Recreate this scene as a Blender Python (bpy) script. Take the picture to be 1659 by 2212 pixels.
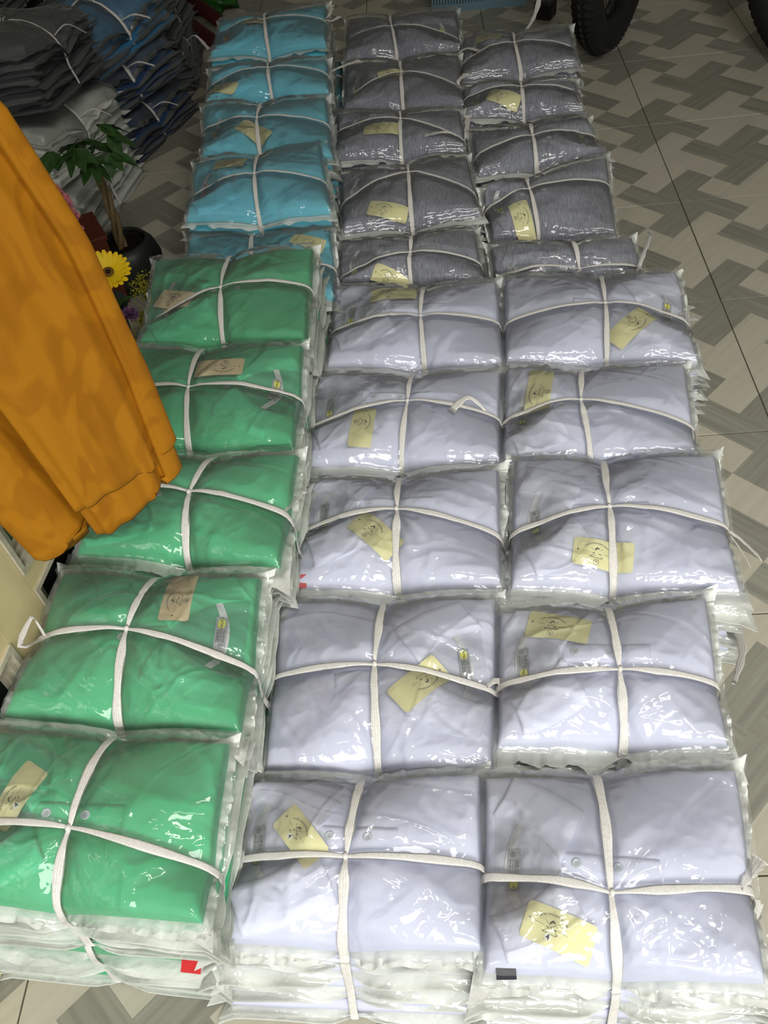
import bpy, bmesh, math, random
import numpy as np
from mathutils import Matrix, Vector
C = bpy.context.scene
for o in list(bpy.data.objects):
    bpy.data.objects.remove(o)
COL = C.collection
PI = math.pi

# ------------------------------------------------------------------ camera
cam_d = bpy.data.cameras.new('camera'); cam = bpy.data.objects.new('camera', cam_d); COL.objects.link(cam)
_r = Vector((0.99468687, 0.00206275, -0.10292609)); _u = Vector((0.0650645, 0.76219918, 0.64406446)); _f = Vector((-0.07977872, 0.64733929, -0.7580153))
cam.matrix_world = Matrix(((_r.x, _u.x, -_f.x, 0.59604872), (_r.y, _u.y, -_f.y, -1.57770422), (_r.z, _u.z, -_f.z, 1.21737957), (0, 0, 0, 1)))
cam_d.sensor_fit = 'VERTICAL'; cam_d.sensor_height = 24.0; cam_d.lens = 24.0 * 1892.24 / 2212.0
cam_d.clip_start = 0.02; cam_d.clip_end = 50
C.camera = cam

# ------------------------------------------------------------------ world, lights, exposure
w = bpy.data.worlds.new('world'); C.world = w; w.use_nodes = True
w.node_tree.nodes['Background'].inputs[0].default_value = (0.93, 0.97, 1.0, 1)
w.node_tree.nodes['Background'].inputs[1].default_value = 0.55
def area(name, loc, target, sx, sy, power, col):
    d = bpy.data.lights.new(name, 'AREA'); d.shape = 'RECTANGLE'; d.size = sx; d.size_y = sy; d.energy = power; d.color = col
    o = bpy.data.objects.new(name, d); COL.objects.link(o); o.location = loc
    o.rotation_euler = (Vector(target) - Vector(loc)).to_track_quat('-Z', 'Y').to_euler()
    return o
# daylight through the open shop front behind the camera, to the right
area('doorway_daylight', (1.5, -5.5, 3.8), (0.6, -0.6, 0.1), 3.2, 2.2, 215, (1.0, 0.985, 0.95))
# added overhead fill above and behind the camera, not a known room lamp
area('added_overhead_fill', (1.15, -1.95, 2.8), (0.8, -0.6, 0.0), 1.6, 1.1, 76, (1.0, 0.98, 0.94))
C.view_settings.view_transform = 'Standard'; C.view_settings.look = 'None'
C.view_settings.exposure = 0.36; C.view_settings.gamma = 1.0; C.view_settings.use_curve_mapping = False

TAILS = {'R3': [[[0.9926, -0.7462, 0.16], [1.0286, -0.7421, 0.12], [1.0713, -0.7335, 0.06]], [[0.9926, -0.7462, 0.16], [1.0296, -0.74, 0.1], [1.055, -0.7357, 0.05]]], 'R2': [[[0.9474, -1.0025, 0.15], [0.9933, -0.9143, 0.09], [1.0056, -0.8334, 0.05]]], 'R6': [[[0.9843, -0.0993, 0.16], [0.994, -0.0903, 0.19], [1.0043, -0.0871, 0.24]]], 'L10': [[[0.3191, 1.1258, 0.24], [0.3336, 1.1349, 0.25], [0.3365, 1.1956, 0.25]], [[0.3191, 1.1258, 0.24], [0.3385, 1.1104, 0.24], [0.3603, 1.1344, 0.24]]], 'L9': [[[0.3317, 0.8121, 0.22], [0.3702, 0.8452, 0.22], [0.4177, 0.9009, 0.21]]], 'M4': [[[0.6611, -0.4813, 0.18], [0.6328, -0.4652, 0.2], [0.6023, -0.4856, 0.19]], [[0.6649, -0.4801, 0.16], [0.6821, -0.4315, 0.14], [0.6892, -0.3848, 0.13]]], 'M8': [[[0.6796, 0.5001, 0.16], [0.6379, 0.5005, 0.185], [0.5847, 0.5028, 0.18]], [[0.6796, 0.5001, 0.16], [0.6874, 0.5323, 0.17], [0.694, 0.6036, 0.17]]], 'M9': [[[0.6845, 0.772, 0.17], [0.6805, 0.7802, 0.18], [0.702, 0.8168, 0.18]]], 'R1': [[[0.8851, -1.2662, 0.17], [0.9035, -1.2461, 0.16], [0.9227, -1.2245, 0.14]], [[0.8851, -1.2662, 0.17], [0.9086, -1.2644, 0.12], [0.9206, -1.2707, 0.1]]], 'L2': [[[0.0539, -0.9621, 0.29], [0.055, -0.9596, 0.33], [0.0526, -0.9655, 0.335], [0.0489, -0.9954, 0.335], [0.0544, -1.0013, 0.33], [0.0539, -0.9621, 0.29]]], 'L3': [[[0.3503, -0.7562, 0.27], [0.3595, -0.7297, 0.26], [0.3669, -0.7004, 0.25]], [[0.3503, -0.7562, 0.27], [0.3425, -0.7461, 0.2], [0.3461, -0.7662, 0.15]]], 'R10': [[[0.7025, 0.9692, 0.16], [0.6959, 0.9829, 0.17], [0.719, 0.9767, 0.18], [0.746, 0.9392, 0.185]], [[0.8433, 0.9562, 0.19], [0.8861, 1.0187, 0.2], [0.9173, 1.097, 0.21], [0.9363, 1.1599, 0.24]]], 'R7': [[[0.712, 0.2215, 0.15], [0.6936, 0.2004, 0.13], [0.6935, 0.1922, 0.1]]], 'R5': [[[1.0362, -0.2514, 0.17], [1.0673, -0.1867, 0.13], [1.0804, -0.1663, 0.12]], [[1.0362, -0.2514, 0.17], [1.0632, -0.2048, 0.12], [1.0878, -0.179, 0.1]]], 'M2': [[[0.6231, -0.9997, 0.17], [0.6376, -0.9859, 0.16], [0.6436, -0.9877, 0.15], [0.6358, -0.9904, 0.13]]]}
BUNDLES = {
 'M1': {'col': 'w', 'z': 0.175, 'zf': 0.157, 'q': [[0.2929, -1.1206], [0.6056, -1.1218], [0.5945, -1.3178], [0.2852, -1.3008]], 'v': [[0.4587, -1.1252], [0.4364, -1.3189]], 'c': [0.4432, -1.2212], 'h': [[0.3004, -1.2117], [0.5928, -1.2292]], 'tag': [[0.3663, -1.1695], [0.4111, -1.2257]], 'pl': [[0.4072, -1.2005], [0.5042, -1.2067]]},
 'M2': {'col': 'w', 'z': 0.175, 'zf': 0.165, 'q': [[0.3335, -0.8472], [0.6478, -0.8608], [0.6218, -1.1108], [0.3315, -1.0962]], 'v': [[0.4846, -0.8827], [0.4776, -1.1028]], 'c': [0.4757, -0.9691], 'h': [[0.3443, -0.9692], [0.623, -1.001]], 'tag': [[0.5673, -0.9751], [0.5049, -1.0294]], 'pl': [[0.5356, -0.9761], [0.4211, -0.985]]},
 'M3': {'col': 'w', 'z': 0.175, 'zf': 0.165, 'q': [[0.3608, -0.6112], [0.6701, -0.6113], [0.6568, -0.8316], [0.3462, -0.8093]], 'v': [[0.5098, -0.6372], [0.503, -0.8356]], 'c': [0.5069, -0.6968], 'h': [[0.3715, -0.7054], [0.6663, -0.743]], 'tag': [[0.4449, -0.7133], [0.505, -0.7758]], 'pl': [[0.4483, -0.6837], [0.5661, -0.6905]]},
 'M4': {'col': 'w', 'z': 0.175, 'zf': 0.165, 'q': [[0.3581, -0.347], [0.6935, -0.3739], [0.6749, -0.5795], [0.3441, -0.5583]], 'v': [[0.5367, -0.3986], [0.5124, -0.585]], 'c': [0.5281, -0.4536], 'h': [[0.3688, -0.4748], [0.6693, -0.4864]], 'tag': [[0.4563, -0.4675], [0.4444, -0.547]], 'pl': [[0.4529, -0.4379], [0.577, -0.4487]]},
 'M5': {'col': 'w', 'z': 0.175, 'zf': 0.165, 'q': [[0.3837, -0.0833], [0.7083, -0.1083], [0.7002, -0.3439], [0.3787, -0.3051]], 'v': [[0.5646, -0.1132], [0.5575, -0.3332]], 'c': [0.5568, -0.217], 'h': [[0.3908, -0.2052], [0.6979, -0.2266]], 'tag': [[0.4615, -0.1447], [0.5511, -0.1507]], 'pl': [[0.4874, -0.1829], [0.615, -0.2003]]},
 'M6': {'col': 'g', 'z': 0.175, 'zf': 0.155, 'q': [[0.3935, 0.0766], [0.6781, 0.0873], [0.6862, -0.0686], [0.3837, -0.0326]], 'v': [[0.5446, 0.0289], [0.5363, -0.0467]], 'c': [0.5399, 0.0049], 'h': [[0.3965, -0.011], [0.6711, -0.0163]], 'tag': [[0.4614, -0.0332], [0.5307, -0.0654]], 'pl': [[0.4765, 0.0088], [0.6015, 0.006]]},
 'M7': {'col': 'g', 'z': 0.175, 'zf': 0.165, 'q': [[0.3803, 0.3697], [0.6797, 0.3987], [0.6933, 0.1707], [0.3939, 0.1464]], 'v': [[0.5397, 0.3932], [0.5478, 0.1212]], 'c': [0.5419, 0.3143], 'h': [[0.3954, 0.2654], [0.6882, 0.2467]], 'tag': [[0.4509, 0.1905], [0.5354, 0.1678]], 'pl': [[0.4705, 0.2849], [0.6022, 0.2819]]},
 'M8': {'col': 'g', 'z': 0.175, 'zf': 0.165, 'q': [[0.3612, 0.6776], [0.6757, 0.6269], [0.6802, 0.4694], [0.3604, 0.4736]], 'v': [[0.5234, 0.6551], [0.5252, 0.4594]], 'c': [0.5261, 0.5782], 'h': [[0.3782, 0.6041], [0.6783, 0.4938]], 'tag': [[0.4351, 0.5392], [0.5228, 0.5317]], 'pl': [[0.4685, 0.5725], [0.595, 0.5613]]},
 'M9': {'col': 'g', 'z': 0.175, 'zf': 0.165, 'q': [[0.3765, 0.9715], [0.6894, 0.954], [0.6869, 0.6868], [0.3786, 0.7342]], 'v': [[0.5268, 0.8817], [0.5314, 0.7005]], 'c': [0.5313, 0.8428], 'h': [[0.3901, 0.7877], [0.6858, 0.7744]], 'tag': [[0.4733, 0.832], [0.5346, 0.8398]], 'pl': [[0.4602, 0.8282], [0.5908, 0.8269]]},
 'M10': {'col': 'g', 'z': 0.175, 'zf': 0.165, 'q': [[0.3725, 1.2928], [0.6993, 1.2722], [0.6974, 1.0384], [0.3725, 1.0582]], 'v': [[0.5023, 1.1803], [0.5153, 1.0007]], 'c': [0.506, 1.1568], 'h': [[0.3701, 1.1579], [0.6815, 1.1083]], 'tag': None, 'pl': [[0.5723, 1.1329], [0.4435, 1.1545]]},
 'R1': {'col': 'w', 'z': 0.175, 'zf': 0.157, 'q': [[0.6138, -1.1269], [0.9139, -1.1281], [0.8912, -1.3553], [0.5971, -1.3389]], 'v': [[0.7474, -1.1421], [0.7392, -1.3532]], 'c': [0.7425, -1.2701], 'h': [[0.6034, -1.239], [0.8856, -1.2657]], 'tag': [[0.6437, -1.2912], [0.7154, -1.3232]], 'pl': [[0.692, -1.2398], [0.799, -1.2533]]},
 'R2': {'col': 'w', 'z': 0.175, 'zf': 0.165, 'q': [[0.6522, -0.8864], [0.9351, -0.8823], [0.9149, -1.0917], [0.6337, -1.0784]], 'v': [[0.7986, -0.899], [0.7914, -1.0833]], 'c': [0.7974, -0.995], 'h': [[0.6467, -0.9953], [0.9412, -1.0126]], 'tag': [[0.6863, -0.9144], [0.7661, -0.9406]], 'pl': [[0.7266, -0.9688], [0.8501, -0.9758]]},
 'R3': {'col': 'w', 'z': 0.175, 'zf': 0.165, 'q': [[0.6991, -0.5935], [1.0112, -0.6136], [0.9882, -0.8602], [0.6741, -0.8329]], 'v': [[0.834, -0.6544], [0.8155, -0.8471]], 'c': [0.828, -0.7194], 'h': [[0.6875, -0.7329], [0.9881, -0.7556]], 'tag': [[0.7644, -0.7933], [0.8485, -0.812]], 'pl': [[0.772, -0.7234], [0.9004, -0.7298]]},
 'R4': {'col': 'w', 'z': 0.175, 'zf': 0.165, 'q': [[0.7063, -0.3691], [1.0115, -0.3969], [0.9885, -0.6048], [0.6815, -0.5906]], 'v': [[0.8336, -0.4002], [0.818, -0.615]], 'c': [0.8198, -0.482], 'h': [[0.7, -0.4848], [0.9829, -0.539]], 'tag': [[0.7434, -0.4941], [0.7652, -0.3983]], 'pl': [[0.7712, -0.4903], [0.9031, -0.508]]},
 'R5': {'col': 'w', 'z': 0.175, 'zf': 0.165, 'q': [[0.7277, -0.0956], [1.0547, -0.1238], [1.0407, -0.3724], [0.7096, -0.3321]], 'v': [[0.9085, -0.1554], [0.8853, -0.3547]], 'c': [0.9001, -0.227], 'h': [[0.7221, -0.2297], [1.0349, -0.2551]], 'tag': [[0.9728, -0.2648], [0.8986, -0.3283]], 'pl': [[0.9568, -0.2325], [0.8187, -0.2046]]},
 'R6': {'col': 'g', 'z': 0.175, 'zf': 0.157, 'q': [[0.7068, 0.0149], [0.9919, 0.0032], [1.0017, -0.0897], [0.7138, -0.0628]], 'v': [[0.8724, -0.0179], [0.873, -0.0766]], 'c': [0.8771, -0.0695], 'h': [[0.708, -0.0537], [0.9854, -0.0951]], 'tag': None, 'pl': [[0.7942, -0.0551], [0.9126, -0.0605]]},
 'R7': {'col': 'g', 'z': 0.175, 'zf': 0.123, 'q': [[0.7091, 0.2473], [0.9943, 0.3372], [0.9805, 0.0996], [0.7192, 0.1184]], 'v': [[0.8066, 0.2455], [0.8189, 0.1024]], 'c': [0.8073, 0.2225], 'h': [[0.7111, 0.2068], [0.9812, 0.2462]], 'tag': [[0.7772, 0.183], [0.7949, 0.0979]], 'pl': [[0.7777, 0.21], [0.9061, 0.2256]]},
 'R8': {'col': 'g', 'z': 0.175, 'zf': 0.165, 'q': [[0.6996, 0.5079], [0.98, 0.5243], [1.0004, 0.3831], [0.7044, 0.3335]], 'v': [[0.839, 0.4558], [0.8406, 0.3267]], 'c': [0.8378, 0.4297], 'h': [[0.7077, 0.4116], [0.9691, 0.45]], 'tag': None, 'pl': [[0.8895, 0.4249], [0.776, 0.4212]]},
 'R9': {'col': 'g', 'z': 0.175, 'zf': 0.165, 'q': [[0.6933, 0.7532], [0.9784, 0.7297], [0.9778, 0.597], [0.6871, 0.6281]], 'v': [[0.8355, 0.6973], [0.8352, 0.6084]], 'c': [0.8353, 0.6832], 'h': [[0.7003, 0.7081], [0.9763, 0.6703]], 'tag': [[0.7498, 0.6667], [0.8245, 0.6255]], 'pl': [[0.7691, 0.6748], [0.8901, 0.6636]]},
 'R10': {'col': 'g', 'z': 0.175, 'zf': 0.165, 'q': [[0.7112, 1.0665], [1.007, 1.0583], [1.0041, 0.8498], [0.6954, 0.8391]], 'v': [[0.8471, 0.9965], [0.8488, 0.8166]], 'c': [0.8431, 0.9538], 'h': [[0.7016, 0.9459], [1.0038, 0.9385]], 'tag': [[0.7507, 1.0064], [0.8013, 0.9974]], 'pl': [[0.7787, 0.9535], [0.9096, 0.9415]]},
 'L1': {'col': 'm', 'z': 0.28, 'zf': 0.262, 'q': [[-0.0176, -1.0841], [0.312, -1.1162], [0.2998, -1.3075], [-0.0217, -1.2725]], 'v': [[0.1683, -1.1102], [0.1371, -1.3041]], 'c': [0.1469, -1.2158], 'h': [[-0.0069, -1.1969], [0.2984, -1.2532]], 'tag': [[0.0585, -1.2084], [0.0981, -1.1465]], 'pl': [[0.1003, -1.2007], [0.2059, -1.2086]]},
 'L2': {'col': 'm', 'z': 0.28, 'zf': 0.27, 'q': [[0.0449, -0.8483], [0.3278, -0.877], [0.3212, -1.0958], [0.0167, -1.0588]], 'v': [[0.1824, -0.8689], [0.1664, -1.0705]], 'c': [0.1653, -0.9604], 'h': [[0.0481, -0.9554], [0.3141, -1.0071]], 'tag': [[0.2266, -0.9555], [0.2287, -0.8768]], 'pl': [[0.2189, -0.9663], [0.1192, -0.9619]]},
 'L3': {'col': 'm', 'z': 0.28, 'zf': 0.27, 'q': [[0.0493, -0.6239], [0.3632, -0.6495], [0.3489, -0.8475], [0.0503, -0.8024]], 'v': [[0.237, -0.6456], [0.2147, -0.8398]], 'c': [0.2122, -0.7279], 'h': [[0.051, -0.6865], [0.3517, -0.7609]], 'tag': None, 'pl': [[0.1489, -0.7243], [0.2813, -0.7532]]},
 'L4': {'col': 'm', 'z': 0.28, 'zf': 0.27, 'q': [[0.0542, -0.3585], [0.355, -0.3862], [0.3537, -0.621], [0.0689, -0.5905]], 'v': [[0.1816, -0.3925], [0.185, -0.6002]], 'c': [0.177, -0.4949], 'h': [[0.0578, -0.4687], [0.351, -0.5028]], 'tag': [[0.2666, -0.4606], [0.1851, -0.4574]], 'pl': [[0.2558, -0.4919], [0.1233, -0.4709]]},
 'L5': {'col': 'm', 'z': 0.28, 'zf': 0.27, 'q': [[0.0443, -0.0877], [0.3572, -0.0937], [0.3587, -0.3692], [0.0541, -0.3307]], 'v': [[0.1999, -0.1304], [0.21, -0.353]], 'c': [0.1967, -0.2247], 'h': [[0.056, -0.2802], [0.3521, -0.2111]], 'tag': [[0.0745, -0.2207], [0.1491, -0.2578]], 'pl': [[0.1654, -0.2291], [0.2797, -0.2285]]},
 'L6': {'col': 'b', 'z': 0.2, 'zf': 0.18, 'q': [[0.0586, 0.1215], [0.3706, 0.0922], [0.3859, -0.1185], [0.0746, -0.0873]], 'v': [[0.2012, 0.0994], [0.2169, -0.0519]], 'c': [0.2142, -0.0151], 'h': [[0.0705, 0.0022], [0.3756, -0.0141]], 'tag': [[0.3458, 0.0332], [0.31, 0.0467]], 'pl': [[0.2866, -0.0098], [0.1686, -0.0004]]},
 'L7': {'col': 'b', 'z': 0.25, 'zf': 0.24, 'q': [[0.0543, 0.3456], [0.3424, 0.3749], [0.3759, 0.1084], [0.0625, 0.129]], 'v': [[0.2118, 0.265], [0.2218, 0.1195]], 'c': [0.2067, 0.2359], 'h': [[0.0672, 0.221], [0.3616, 0.2187]], 'tag': [[0.1185, 0.2864], [0.1773, 0.2797]], 'pl': [[0.1455, 0.2314], [0.2594, 0.2341]]},
 'L8': {'col': 'b', 'z': 0.25, 'zf': 0.24, 'q': [[0.0343, 0.6323], [0.3455, 0.6132], [0.3703, 0.3414], [0.0583, 0.4071]], 'v': [[0.1915, 0.5929], [0.2033, 0.3442]], 'c': [0.1872, 0.5], 'h': [[0.0538, 0.5294], [0.3596, 0.4823]], 'tag': [[0.1424, 0.4802], [0.2247, 0.402]], 'pl': [[0.1419, 0.4966], [0.2659, 0.4972]]},
 'L9': {'col': 'b', 'z': 0.25, 'zf': 0.24, 'q': [[0.0248, 0.8381], [0.3376, 0.8384], [0.35, 0.6599], [0.0289, 0.6964]], 'v': [[0.1864, 0.8022], [0.2018, 0.66]], 'c': [0.1902, 0.7708], 'h': [[0.0374, 0.7673], [0.3418, 0.7575]], 'tag': [[0.0409, 0.7342], [0.1105, 0.695]], 'pl': [[0.126, 0.7466], [0.247, 0.7558]]},
 'L10': {'col': 'b', 'z': 0.25, 'zf': 0.24, 'q': [[0.0077, 1.1746], [0.3182, 1.2078], [0.3278, 0.9636], [0.0026, 0.9857]], 'v': [[0.1473, 1.1237], [0.1656, 0.9565]], 'c': [0.1494, 1.101], 'h': [[0.0098, 1.0985], [0.3209, 1.1084]], 'tag': [[0.0994, 1.0932], [0.1484, 1.086]], 'pl': [[0.0982, 1.0652], [0.2301, 1.0764]]},
}
# ------------------------------------------------------------------ materials
def newmat(name):
    m = bpy.data.materials.new(name); m.use_nodes = True
    nt = m.node_tree; b = nt.nodes['Principled BSDF']; return m, nt, b
def nd(nt, t, **kw):
    n = nt.nodes.new(t)
    for k, v in kw.items():
        if k in n.inputs: n.inputs[k].default_value = v
        else: setattr(n, k, v)
    return n
def L(nt, a, b): nt.links.new(a, b)
def mapped(nt, scale, rot=(0, 0, 0)):
    tc = nd(nt, 'ShaderNodeTexCoord'); mp = nd(nt, 'ShaderNodeMapping'); mp.inputs['Scale'].default_value = scale; mp.inputs['Rotation'].default_value = rot
    L(nt, tc.outputs['Object'], mp.inputs['Vector']); return mp.outputs['Vector']
def simple(name, col, rough=0.6, spec=0.3, bump=None, var=0.0, scale=40, metallic=0, sheen=0):
    m, nt, b = newmat(name)
    b.inputs['Base Color'].default_value = (*col, 1); b.inputs['Roughness'].default_value = rough
    b.inputs['Specular IOR Level'].default_value = spec; b.inputs['Metallic'].default_value = metallic
    if sheen: b.inputs['Sheen Weight'].default_value = sheen
    v = mapped(nt, (scale,) * 3)
    if var:
        n = nd(nt, 'ShaderNodeTexNoise', Scale=1.0, Detail=4.0); L(nt, v, n.inputs['Vector'])
        mx = nd(nt, 'ShaderNodeMix', data_type='RGBA')
        mx.inputs[6].default_value = (*[c * (1 - var) for c in col], 1); mx.inputs[7].default_value = (*[min(1, c * (1 + var)) for c in col], 1)
        L(nt, n.outputs[0], mx.inputs[0]); L(nt, mx.outputs[2], b.inputs['Base Color'])
    if bump:
        n2 = nd(nt, 'ShaderNodeTexNoise', Scale=bump[0], Detail=3.0); L(nt, v, n2.inputs['Vector'])
        bp = nd(nt, 'ShaderNodeBump', Strength=bump[1], Distance=bump[2]); L(nt, n2.outputs[0], bp.inputs['Height']); L(nt, bp.outputs[0], b.inputs['Normal'])
    return m

def fabric(name, col, heather=False):
    m, nt, b = newmat(name)
    b.inputs['Roughness'].default_value = 0.85; b.inputs['Specular IOR Level'].default_value = 0.15; b.inputs['Sheen Weight'].default_value = 0.15
    if heather:
        v = mapped(nt, (420, 60, 60))
        n = nd(nt, 'ShaderNodeTexNoise', Scale=1.0, Detail=3.0, Roughness=0.7); L(nt, v, n.inputs['Vector'])
        cr = nd(nt, 'ShaderNodeValToRGB'); cr.color_ramp.elements[0].position = 0.33; cr.color_ramp.elements[1].position = 0.68
        cr.color_ramp.elements[0].color = (*[c * 0.62 for c in col], 1); cr.color_ramp.elements[1].color = (*[c * 1.45 for c in col], 1)
    else:
        v = mapped(nt, (900, 900, 900))
        n = nd(nt, 'ShaderNodeTexNoise', Scale=1.0, Detail=2.0); L(nt, v, n.inputs['Vector'])
        cr = nd(nt, 'ShaderNodeValToRGB'); cr.color_ramp.elements[0].color = (*[c * 0.93 for c in col], 1); cr.color_ramp.elements[1].color = (*[min(1, c * 1.06) for c in col], 1)
    L(nt, n.outputs[0], cr.inputs[0]); L(nt, cr.outputs[0], b.inputs['Base Color'])
    v2 = mapped(nt, (30, 30, 30)); n2 = nd(nt, 'ShaderNodeTexNoise', Scale=1.0, Detail=4.0); L(nt, v2, n2.inputs['Vector'])
    bp = nd(nt, 'ShaderNodeBump', Strength=0.2, Distance=0.003); L(nt, n2.outputs[0], bp.inputs['Height']); L(nt, bp.outputs[0], b.inputs['Normal'])
    return m

FAB = {'w': fabric('white_lavender_jersey', (0.63, 0.645, 0.785)), 'g': fabric('heather_grey_jersey', (0.23, 0.235, 0.29), True),
       'm': fabric('mint_green_jersey', (0.04, 0.45, 0.19)), 'b': fabric('aqua_blue_jersey', (0.125, 0.56, 0.70)),
       'k': fabric('charcoal_jersey', (0.035, 0.04, 0.042)), 'n': fabric('navy_blue_jersey', (0.02, 0.05, 0.13)),
       'c': fabric('azure_blue_jersey', (0.03, 0.16, 0.32)), 's': fabric('silver_white_cloth', (0.52, 0.53, 0.48))}

FABI = {k: fabric('shaded_inner_neck_' + k, c) for k, c in (('w', (0.53, 0.545, 0.65)), ('g', (0.15, 0.155, 0.19)), ('m', (0.035, 0.31, 0.15)), ('b', (0.08, 0.39, 0.50)))}  # cloth colours darkened to paint in the shade of the neck opening
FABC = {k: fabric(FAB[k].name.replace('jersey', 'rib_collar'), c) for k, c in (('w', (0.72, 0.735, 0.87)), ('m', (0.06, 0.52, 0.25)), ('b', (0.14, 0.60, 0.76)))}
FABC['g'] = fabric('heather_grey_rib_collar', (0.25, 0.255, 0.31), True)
def film_mat(name, veil, vcol=(0.9, 0.92, 0.9), rough=0.04, bumpd=0.0028):
    m = bpy.data.materials.new(name); m.use_nodes = True; nt = m.node_tree; nt.nodes.clear()
    out = nd(nt, 'ShaderNodeOutputMaterial'); tr = nd(nt, 'ShaderNodeBsdfTransparent'); tr.inputs[0].default_value = (0.97, 0.98, 0.97, 1)
    gl = nd(nt, 'ShaderNodeBsdfGlossy'); gl.inputs['Roughness'].default_value = rough; gl.inputs['Color'].default_value = (1, 1, 1, 1)
    df = nd(nt, 'ShaderNodeBsdfDiffuse'); df.inputs['Color'].default_value = (*vcol, 1)
    v = mapped(nt, (22, 22, 22)); n = nd(nt, 'ShaderNodeTexNoise', Scale=1.0, Detail=2.5, Roughness=0.55, Distortion=0.8); L(nt, v, n.inputs['Vector'])
    v3 = mapped(nt, (1, 1, 1)); vo = nd(nt, 'ShaderNodeTexVoronoi', Scale=34.0, feature='DISTANCE_TO_EDGE'); 
    n3 = nd(nt, 'ShaderNodeTexNoise', Scale=9.0, Detail=2.0); L(nt, v3, n3.inputs['Vector'])
    va = nd(nt, 'ShaderNodeVectorMath', operation='MULTIPLY_ADD'); va.inputs[1].default_value = (0.15, 0.15, 0.15); L(nt, n3.outputs['Color'], va.inputs[0]); L(nt, v3, va.inputs[2]); L(nt, va.outputs[0], vo.inputs['Vector'])
    b1 = nd(nt, 'ShaderNodeBump', Strength=0.8, Distance=bumpd); L(nt, n.outputs[0], b1.inputs['Height'])
    b2 = nd(nt, 'ShaderNodeBump', Strength=0.35, Distance=0.0045); L(nt, vo.outputs['Distance'], b2.inputs['Height']); L(nt, b1.outputs[0], b2.inputs['Normal'])
    fr = nd(nt, 'ShaderNodeFresnel', IOR=1.5); L(nt, b2.outputs[0], fr.inputs['Normal']); L(nt, b2.outputs[0], gl.inputs['Normal'])
    m1 = nd(nt, 'ShaderNodeMixShader'); m1.inputs[0].default_value = veil; L(nt, tr.outputs[0], m1.inputs[1]); L(nt, df.outputs[0], m1.inputs[2])
    ma = nd(nt, 'ShaderNodeMath', operation='MULTIPLY_ADD'); ma.inputs[1].default_value = 0.9; ma.inputs[2].default_value = 0.0; ma.use_clamp = True; L(nt, fr.outputs[0], ma.inputs[0])
    m2 = nd(nt, 'ShaderNodeMixShader'); L(nt, ma.outputs[0], m2.inputs[0]); L(nt, m1.outputs[0], m2.inputs[1]); L(nt, gl.outputs[0], m2.inputs[2]); L(nt, m2.outputs[0], out.inputs[0])
    return m
FILM = film_mat('clear_bag_film', 0.085)
HAZE = film_mat('cloudy_bag_film', 0.13, (0.4, 0.43, 0.41), 0.25)

def sheet_mat(name, col, rough=0.35):
    m, nt, b = newmat(name)
    b.inputs['Base Color'].default_value = (*col, 1); b.inputs['Roughness'].default_value = rough; b.inputs['Specular IOR Level'].default_value = 0.5
    v = mapped(nt, (60, 60, 60)); n = nd(nt, 'ShaderNodeTexNoise', Scale=1.0, Detail=3.0, Distortion=1.0); L(nt, v, n.inputs['Vector'])
    bp = nd(nt, 'ShaderNodeBump', Strength=0.5, Distance=0.003); L(nt, n.outputs[0], bp.inputs['Height']); L(nt, bp.outputs[0], b.inputs['Normal'])
    return m
SHEET = sheet_mat('white_bag_back', (0.74, 0.75, 0.70))
SHEETK = sheet_mat('grey_bag_back', (0.10, 0.108, 0.104), 0.4)
def twine_mat():
    m, nt, b = newmat('raffia_twine')
    v = mapped(nt, (350, 350, 350)); n = nd(nt, 'ShaderNodeTexNoise', Scale=1.0, Detail=2.0); L(nt, v, n.inputs['Vector'])
    cr = nd(nt, 'ShaderNodeValToRGB'); cr.color_ramp.elements[0].color = (0.56, 0.53, 0.48, 1); cr.color_ramp.elements[1].color = (0.86, 0.845, 0.80, 1)
    L(nt, n.outputs[0], cr.inputs[0]); L(nt, cr.outputs[0], b.inputs['Base Color']); b.inputs['Roughness'].default_value = 0.4
    return m
TWINE = twine_mat()
TAG = simple('yellow_tag_card', (0.74, 0.705, 0.39), 0.55, 0.3)
TAGK = simple('kraft_tag_card', (0.72, 0.60, 0.36), 0.55, 0.3)
INK = simple('black_ink', (0.03, 0.028, 0.02), 0.6, 0.2)
WHITEP = simple('white_sticker', (0.8, 0.8, 0.75), 0.5)
LABELM = simple('grey_label_satin', (0.30, 0.31, 0.33), 0.4, 0.5)
LOGOY = simple('yellow_logo_print', (0.75, 0.72, 0.05), 0.5)
TAPE = simple('grey_neck_tape', (0.58, 0.59, 0.60), 0.8, 0.2, bump=(20, .4, .001))
BUTTON = simple('pearl_button', (0.52, 0.56, 0.60), 0.25, 0.6)
CARDS = {'red': simple('red_card', (0.55, 0.02, 0.02), 0.5), 'green': simple('green_card', (0.01, 0.10, 0.02), 0.5), 'black': simple('black_card', (0.008, 0.01, 0.02), 0.4)}

# ------------------------------------------------------------------ object helpers
def tag(o, label, cat, group=None, kind=None):
    if label: o['label'] = label
    if cat: o['category'] = cat
    if group: o['group'] = group
    if kind: o['kind'] = kind
    return o
def empty(name, loc, rz=0):
    o = bpy.data.objects.new(name, None); COL.objects.link(o); o.location = loc; o.rotation_euler = (0, 0, rz); o.empty_display_size = 0.02; return o
def link_mesh(name, V, F, mats, parent=None, smooth=True, mi=None):
    me = bpy.data.meshes.new(name)
    me.from_pydata([tuple(v) for v in np.asarray(V, float).tolist()] if not isinstance(V, list) else V, [], F)
    for m in (mats if isinstance(mats, (list, tuple)) else [mats]): me.materials.append(m)
    if smooth: me.polygons.foreach_set('use_smooth', [True] * len(me.polygons))
    if mi is not None: me.polygons.foreach_set('material_index', mi)
    me.update()
    o = bpy.data.objects.new(name, me); COL.objects.link(o)
    if parent: o.parent = parent
    return o
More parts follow.
